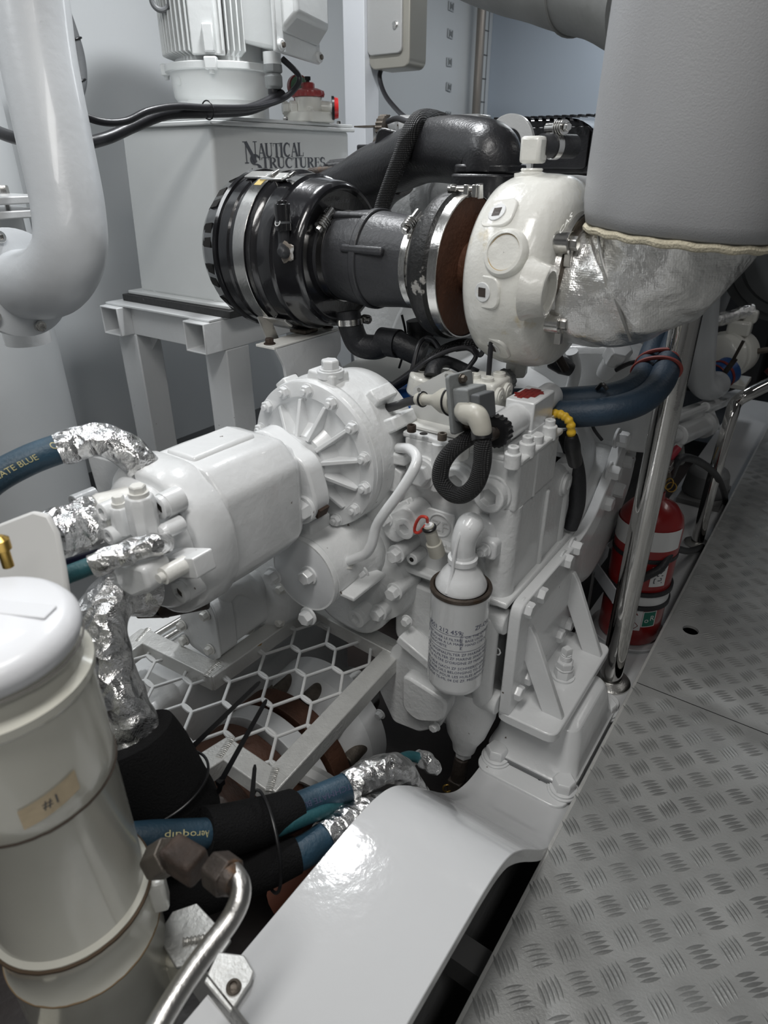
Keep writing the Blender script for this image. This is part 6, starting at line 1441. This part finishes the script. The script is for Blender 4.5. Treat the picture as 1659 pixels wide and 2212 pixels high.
# ---------------------------------------------------------------- hoses
def hose(name, pts, r, m, label, cat='hose', parent=None, **k):
    return MB().tube(pts, r, n=28, **k).build(name, m, parent, label=label, cat=cat) if parent is None else MB().tube(pts, r, n=28, **k).build(name, m, parent)
# hose along the left edge, foil sleeve towards the pump
u1 = thing('hydraulic_hose', 'blue hydraulic hose at the left edge going into a foil wrapped bend behind the pump', 'hose', T(130, 968, 1.0))
p_ = [T(-90, 1110, .93), T(-20, 1040, .95), T(60, 995, .97), T(132, 968, .99)]
MB().tube(p_, .0225, n=28).build('blue_hose', bluehose, u1)
MB().tube([T(124, 971, .988), T(170, 957, 1.0), T(220, 953, 1.01), T(265, 968, 1.02), T(300, 1000, 1.03), T(330, 1040, 1.04)], [.0245, .0262, .026, .027, .028, .028], n=40, k=14, wob=.004, wsc=38).build('foil_sleeve', foil, u1)
def hose_text(b, body, size, P, r, ang, t0, flip=False):
    L_ = (P[-1]-P[0]).length; d_ = (P[-1]-P[0]).normalized()
    toc = (_C-(P[0]+P[-1])/2); n_ = (toc-d_*toc.dot(d_)).normalized(); s_ = d_.cross(n_)
    def cen(s):
        f = min(max(s/L_, 0), 1)*(len(P)-1); i = min(int(f), len(P)-2); return P[i].lerp(P[i+1], f-i)
    def fn(x, y):
        if flip: x, y = -x, -y
        a = ang+y/r; q = cen(t0+x); return tuple(q+(n_*math.cos(a)-s_*math.sin(a)*(1))*(r+.0006))
    text_on(b, body, size, fn, sub=.008)
b = MB(); P = spline(p_, 6); hose_text(b, 'MATCHMATE BLUE', .0125, P, .0226, -.2, .015); hose_text(b, 'OO', .017, P, .0226, .05, .145); b.build('hose_print', inky, u1)
# large foil wrapped hose end and small one at the pump's rear ports
MB().tube([T(105, 1160, .93), T(130, 1150, .945), T(175, 1136, .965), T(212, 1122, .985), T(224, 1117, .99)], [.034, .037, .036, .035, .025], n=20, k=8, wob=.008, wsc=40).build('foil_hose_end', foil, label='faceted foil wrapped hose end entering the rear of the hydraulic pump', cat='hose')
MB().lathe(T(218, 1120, .985), (T(260, 1105, 1.0)-T(218, 1120, .985)), [(0, .036), (.006, .038), (.02, .036), (.05, .034)], n=32).build('port_collar', whiter, hp)
u2 = thing('hydraulic_hose', 'teal hose with foil sleeve plugged into the low valve block of the pump', 'hose', T(200, 1222, .94))
MB().tube([T(90, 1262, .865), T(150, 1240, .875), T(205, 1219, .885)], .0125, n=20).build('teal_hose', tealhose, u2)
MB().tube([T(198, 1222, .884), T(240, 1206, .89), T(290, 1188, .898), T(335, 1176, .905), T(358, 1172, .93)], [.0165, .017, .0168, .0165, .014], n=28, k=10, wob=.003, wsc=60).build('foil_sleeve', foil, u2)
MB().tube([T(80, 1250, .99), T(150, 1218, 1.0), T(215, 1198, 1.02)], .010, n=14).build('dark_blue_hose', mat('deep_blue', (.01, .012, .06), .4), label='short dark blue hose just above the teal hose', cat='hose')
# big suction hose: foil, then black foam
u3 = thing('suction_hose', 'fat suction hose wrapped in foil, curving down from the pump into black foam', 'hose', T(240, 1400, .98))
MB().tube([T(330, 1275, 1.02), T(290, 1275, 1.0), T(248, 1290, .975), T(222, 1335, .955), T(222, 1400, .95), T(240, 1470, .955), T(265, 1540, .965), T(290, 1600, .98)], [.040, .040, .039, .038, .037, .036, .037, .042, .043], n=44, k=14, wob=.006, wsc=30).build('foil_sleeve', foil, u3)
MB().tube([T(283, 1590, .965), T(308, 1640, .975), T(340, 1700, .99), T(370, 1760, 1.02), T(390, 1830, 1.06)], [.062, .070, .074, .074, .068], n=40, k=8, wob=.004, wsc=12).build('foam_sleeve', foam, u3)
ft_ = V((0, 0, 0))
MB().torus(T(345, 1700, .992), (T(370, 1760, 1.02)-T(300, 1625, .975)), .0755, .0022, n=56).build('tie_band', tie, u3)
# hose pair along the bed
q1 = thing('hydraulic_hose', 'upper blue hose beside the white bed, part black foam, foil wrapped at its end', 'hose', T(640, 1745, 1.1))
P1_ = [T(250, 1815, .89), T(330, 1806, .91), T(430, 1801, .945), T(455, 1798, .955)]
MB().tube(P1_, .0212, n=28).build('blue_hose', bluehose, q1)
MB().tube([T(436, 1801, .955), T(500, 1790, .99), T(570, 1773, 1.035), T(632, 1750, 1.08)], [.036, .037, .036, .034], n=36, wob=.003, wsc=14).build('foam_sleeve', foam, q1)
P2_ = [T(622, 1752, 1.082), T(680, 1728, 1.11), T(752, 1698, 1.14)]
MB().tube(P2_, .0235, n=28).build('blue_hose', bluehose, q1)
MB().tube([T(748, 1700, 1.138), T(790, 1676, 1.16), T(830, 1660, 1.18), T(862, 1664, 1.20), T(885, 1690, 1.22), T(910, 1720, 1.25), T(930, 1740, 1.27)], [.0265, .0265, .026, .027, .022, .020, .018], n=40, k=12, wob=.004, wsc=40).build('foil_sleeve', foil, q1)
b = MB(); hose_text(b, 'Aeroquip', .0125, spline(P1_, 6), .0213, .15, .098, True); b.build('hose_print', inky, q1)
b = MB(); hose_text(b, 'MATCHMATE BLUE', .013, spline(P2_, 6), .0236, .1, .125, True); b.build('hose_print', inkb, q1)
MB().torus(T(574, 1815, 1.015), (T(632, 1750, 1.085)-T(500, 1790, 1.04)), .074, .0026, n=48).build('cable_tie', tie, label='black cable tie looped round the three hoses beside the bed', cat='cable tie')
MB().tube([T(572, 1865, 1.02), T(566, 1900, 1.01), T(560, 1915, 1.01)], .0035, n=8).build('tie_tail', tie, label='loose tail of the cable tie hanging below the hoses', cat='cable tie')
MB().tube([T(250, 1850, .97), T(330, 1848, .98), T(440, 1842, .985), T(530, 1823, 1.0), T(620, 1785, 1.035), T(720, 1742, 1.11), T(800, 1690, 1.22), T(850, 1650, 1.27), T(880, 1634, 1.30), T(905, 1637, 1.31)], .0105, n=18).build('teal_hose', tealhose, label='thin teal hose running between the two blue hoses beside the bed', cat='hose')
MB().tube([T(900, 1636, 1.31), T(922, 1645, 1.32), T(942, 1665, 1.33)], [.016, .018, .014], n=20, wob=.004, wsc=60).build('foil_hose_end', foil, label='small foil wrapped hose end at the edge of the dark below the gearbox', cat='hose')
q2 = thing('hydraulic_hose', 'lower dark blue hose slipping under the white bed, foil wrapped where it vanishes', 'hose', T(660, 1840, 1.05))
MB().tube([T(330, 1960, .95), T(430, 1930, .97), T(520, 1895, 1.0), T(600, 1862, 1.03), T(640, 1846, 1.045)], [.030, .033, .033, .032, .030], n=32, wob=.003, wsc=14).build('foam_sleeve', foam, q2)
MB().tube([T(620, 1855, 1.035), T(660, 1838, 1.05), T(702, 1810, 1.075)], .0255, n=28).build('blue_hose', bluehose, q2)
MB().tube([T(698, 1812, 1.072), T(740, 1784, 1.10), T(780, 1762, 1.12), T(820, 1745, 1.15), T(860, 1735, 1.18)], [.029, .030, .027, .025, .022], n=40, k=12, wob=.004, wsc=40).build('foil_sleeve', foil, q2)
MB().tube([T(330, 1930, 1.0), T(380, 1930, 1.01), T(430, 1925, 1.02)], .03, n=20).build('shadow_hose', bluehose, label='blue hose end in shadow under the rusty elbow fitting', cat='hose')
# long cable tie tails sticking out of the foam
for k, (a_, c_, w_, lb) in enumerate((((404, 1625), (556, 1478), .0075, 'longest black cable tie tail, crossing the mesh guard from the black foam'), ((476, 1690), (572, 1518), .0078, 'middle black cable tie tail standing up over the guard frame'), ((543, 1740), (550, 1660), .0075, 'shortest upright black cable tie tail beside the weld of the guard frame'))):
    p, q = T(*a_, 1.02), T(*c_, (1.02, 1.01, 1.03)[k]); d_ = (q-p).normalized(); vw = (p-_C).normalized()
    b = MB(); sd = d_.cross(vw).normalized()
    b.rings([[p+sd*w_*.55+vw*.0012, p-sd*w_*.55+vw*.0012, p-sd*w_*.55-vw*.0012, p+sd*w_*.55-vw*.0012], [q+sd*w_*.42+vw*.0012, q-sd*w_*.42+vw*.0012, q-sd*w_*.42-vw*.0012, q+sd*w_*.42-vw*.0012], [q+d_*.006+sd*w_*.2+vw*.001, q+d_*.006-sd*w_*.2+vw*.001, q+d_*.006-sd*w_*.2-vw*.001, q+d_*.006+sd*w_*.2-vw*.001]])
    b.box(p, (.010, .010, .010)); b.tube([p, p+V((-.004, -.004, -.02)), p+V((-.02, -.02, -.03))], .004, n=8)
    b.build('cable_tie', tie, label=lb, cat='cable tie')
dv = thing('drain_valve', 'dark brass drain valve hanging under the gearbox sump', 'valve', V((-.472, .99, -.18)))
MB().cyl((-.473, .992, -.072), (-.478, .985, -.16), .017).box((-.478, .985, -.165), (.035, .035, .05)).cyl((-.50, .97, -.19), (-.46, .99, -.19), .012).build('valve_body', rustw, dv, bev=.003)
MB().torus((-.492, .965, -.165), V((.6, -.8, .2)), .010, .0022).build('copper_ring', brass, dv)

# ---------------------------------------------------------------- strainer canister in the near left corner
KX, KY, KR = -.588, .182, .0855
cn = thing('strainer', 'cream stained water strainer canister with round lid, near the bottom left corner', 'strainer', (KX, KY, .10))
ko = V((KX, KY, 0))
MB().lathe(ko, Z_, [(.745, KR-.006), (.748, KR+.0), (.756, KR+.003), (.764, KR+.0025), (.772, KR-.003), (.777, KR-.012), (.779, .03), (.7795, .001)], n=96).build('lid', mat('lid_white', (.74, .75, .775), .35, coat=.2, bump=.6, bscale=30, specks=((.10, .10, .10), 26., .77, .02)), cn)
MB().box(ko+V((-.02, .015, .779)), (.15, .020, .0022), M.Rotation(.45, 3, 'Z')).build('lid_rib', mat('lid_white2', (.70, .71, .735), .4), cn, bev=.0012)
MB().box(ko+V((-.0, -.035, .7798)), (.05, .028, .0012), M.Rotation(.45, 3, 'Z')).build('tape_remnant', tape, cn)
MB().lathe(ko, Z_, [(.11, KR+.004), (.15, KR+.006), (.296, KR+.004), (.302, KR+.006), (.308, KR+.004), (.32, KR+.001), (.362, KR+.001), (.368, KR+.005), (.377, KR+.005), (.383, KR), (.40, KR-.001), (.575, KR-.001), (.580, KR+.002), (.60, KR+.002), (.700, KR+.001), (.707, KR+.006), (.716, KR+.006), (.722, KR-.002), (.745, KR-.006)], n=96).build('canister_body', mat('strainer_cream', (.66, .65, .575), .2, coat=.5, bump=.5, bscale=25, var=.05, specks=((.50, .42, .26), 7., .70, .10), specks2=((.10, .09, .08), 40., .79, .02)), cn)
for z, m_, rr in ((.5775, mat('dirt_line', (.05, .035, .025), .8), .0012), (.3725, mat('dirt_line2', (.07, .045, .025), .8), .0030), (.7045, mat('yellow_line', (.50, .38, .20), .6), .0012), (.302, mat('dirt_line3', (.22, .15, .08), .7), .0018), (.7455, mat('dirt_line4', (.18, .17, .16), .7), .0010)):
    pts = [ko+V((math.cos(2*PI*k/80)*(KR+.002+(.003 if z < .4 else 0 if z < .6 else .002 if z > .71 and z < .72 else 0)), math.sin(2*PI*k/80)*(KR+.002+(.003 if z < .4 else 0)), z+.0012*noise.noise(V((k*.7, z*9, 0))))) for k in range(80)]
    MB().tube(pts, rr, n=6, k=2, closed=True).build('grime_seam', m_, cn)
kd = math.atan2(-KY, -KX)
def kmap(a0, z0, r): return lambda x, y: (KX+math.cos(a0+x/r)*r, KY+math.sin(a0+x/r)*r, z0+y)
b = MB(); f = kmap(kd+.10, .600, KR+.0032); vs = [[b.bm.verts.new(f(-.028+.056*i/12, y+.012*(i/12-.5))) for y in (0, .026)] for i in range(13)]
for i in range(12): b.face([vs[i][0], vs[i+1][0], vs[i+1][1], vs[i][1]])
b.build('number_tape', tape, cn)
b = MB(); f = kmap(kd+.10, .606, KR+.0038); text_on(b, '#1', .016, lambda x, y: f(x-.008, y+.003)); b.build('tape_number', inkm, cn)
for a0 in (-.1, 2.0, 4.1):
    d_ = V((math.cos(kd+1.15+a0), math.sin(kd+1.15+a0), 0)); b = MB(); b.cyl(ko+d_*(KR+.016)+Z_*.15, ko+d_*(KR+.016)+Z_*.225, .020); b.box(ko+d_*(KR+.004)+Z_*.18, (.035, .035, .07), M.Rotation(kd+1.15+a0, 3, 'Z')); b.build('base_ear', mat('ear_cream', (.60, .575, .48), .3, coat=.3, bump=.5, specks=RUST), cn, bev=.006, seg=3)
MB().box(ko+V((.060, .072, .335)), (.022, .028, .055), M.Rotation(.9, 3, 'Z')).build('side_lug', cream, cn, bev=.005)
MB().cyl(ko+Z_*-.59, ko+Z_*.115, .055).lathe(ko+Z_*.09, Z_, [(0, .06), (.004, .09), (.022, .09), (.024, .06)], n=48).build('standpipe', cream, cn)
bk = thing('strainer_backplate', 'pale plate with rounded corner standing behind the strainer lid', 'plate', T(60, 1180, .78))
e = [T(-60, 1160, .80), T(0, 1130, .80), T(70, 1103, .80), T(104, 1112, .80), T(124, 1150, .80), T(140, 1230, .80), T(150, 1300, .80), T(-60, 1300, .80)]
nn = (e[3]-e[0]).cross(e[5]-e[0]).normalized()
U_ = (e[2]-e[0]).normalized(); W2 = nn.cross(U_)
pts2 = [((q-e[0]).dot(U_), (q-e[0]).dot(W2)) for q in e]
MB().prism(pts2, e[0], U_, W2, .010).build('back_plate', mat('plate_grey_white', (.62, .62, .61), .4, coat=.1), bk, bev=.004)
q = T(2, 1172, .70); MB().lathe(q-Z_*.03, Z_, [(0, .006), (.02, .006), (.022, .009), (.034, .009), (.038, .004)], n=20).build('brass_knob', brass, label='brass knob at the left edge above the strainer lid', cat='knob')

# ---------------------------------------------------------------- steel tube with rusty elbow, bed end plates
tb_ = thing('steel_tube', 'brushed steel tube bending up to a rusty elbow fitting at the bottom', 'tube', T(420, 2100, .66))
MB().tube([T(150, 2560, .56), T(220, 2430, .57), T(300, 2290, .60), T(350, 2200, .62), T(400, 2120, .645), T(450, 2050, .67), T(495, 1990, .69), T(517, 1945, .70), T(518, 1908, .71), T(500, 1880, .72)], .0112, n=28, k=10).build('bent_tube', brushed, tb_)
f0, f1, f2, f3 = T(492, 1872, .722), T(470, 1890, .735), T(430, 1862, .75), T(345, 1848, .77)
b = MB(); d_ = (T(455, 1880, .735)-T(500, 1915, .712)).normalized()
q0 = T(505, 1905, .712); b.lathe(q0, d_, [(-.004, .0135), (.004, .0175), (.010, .0185)], n=24); b.build('tube_sleeve', rustw, tb_)
MB().hexa(q0+d_*.006, d_, .038, .030, .2).build('union_nut', rustw, tb_, bev=.002)
MB().bar(T(432, 1878, .74), T(368, 1838, .765), .034, .034).build('elbow_body', rust, tb_, bev=.006, seg=3)
q1_ = T(372, 1842, .765); d2 = (T(330, 1868, .78)-q1_).normalized()
MB().hexa(q1_+d2*.004, d2, .038, .034, .5).build('gray_nut', mat('dull_nut', (.12, .105, .09), .5, .6, bump=2), tb_, bev=.002)
PZ = .274
bpn = thing('end_plate', 'dull aluminium plate with a dark screw lapping onto the bed edge', 'plate', Zp(480, 2080, PZ))
pz = lambda x, y, z=PZ: Zp(x, y, z)
MB().prism([((p.x), (p.y)) for p in (pz(470, 2055), pz(528, 2062), pz(549, 2098), pz(541, 2122), pz(498, 2186), pz(440, 2120))], (0, 0, PZ-.006), X_, Y_, .006).build('plate_tab', alu, bpn, bev=.002)
q = pz(505, 2133, PZ); MB().lathe(q, Z_, [(0, .0095), (.003, .0088), (.0055, .0055), (.006, .0045), (.003, .004)], n=24).build('plate_screw', darksteel, bpn)
MB().prism([((p.x), (p.y)) for p in (pz(372, 1968, .25), pz(425, 1950, .25), pz(500, 2030, .25), pz(470, 2075, .25), pz(380, 2090, .25), pz(340, 2020, .25))], (0, 0, .244), X_, Y_, .006).build('lower_plate', mat('dull_plate', (.40, .40, .385), .45, .7, bump=1.5, bscale=120, var=.1), bpn, bev=.0015)
b = MB(); b.tube([pz(395, 2035, .252)+(pz(500, 2015, .252)-pz(395, 2035, .252))*(i/12) for i in range(13)], lambda t: .0045+.0009*math.sin(t*80), n=8); b.build('weld_bead', weldm, bpn)
MB().bar(pz(430, 2118, .262), pz(540, 2260, .262), .03, .004, V((.8, -.5, .3))).build('plate_edge', steel, bpn)
MB().tube([T(620, 1960, 1.25), T(650, 1925, 1.25), T(690, 1880, 1.25)], .05, n=16).build('orange_buoy', mat('dark_orange', (.14, .035, .012), .6), label='dull orange shape glimpsed in the bilge below the hoses', cat='bilge item')
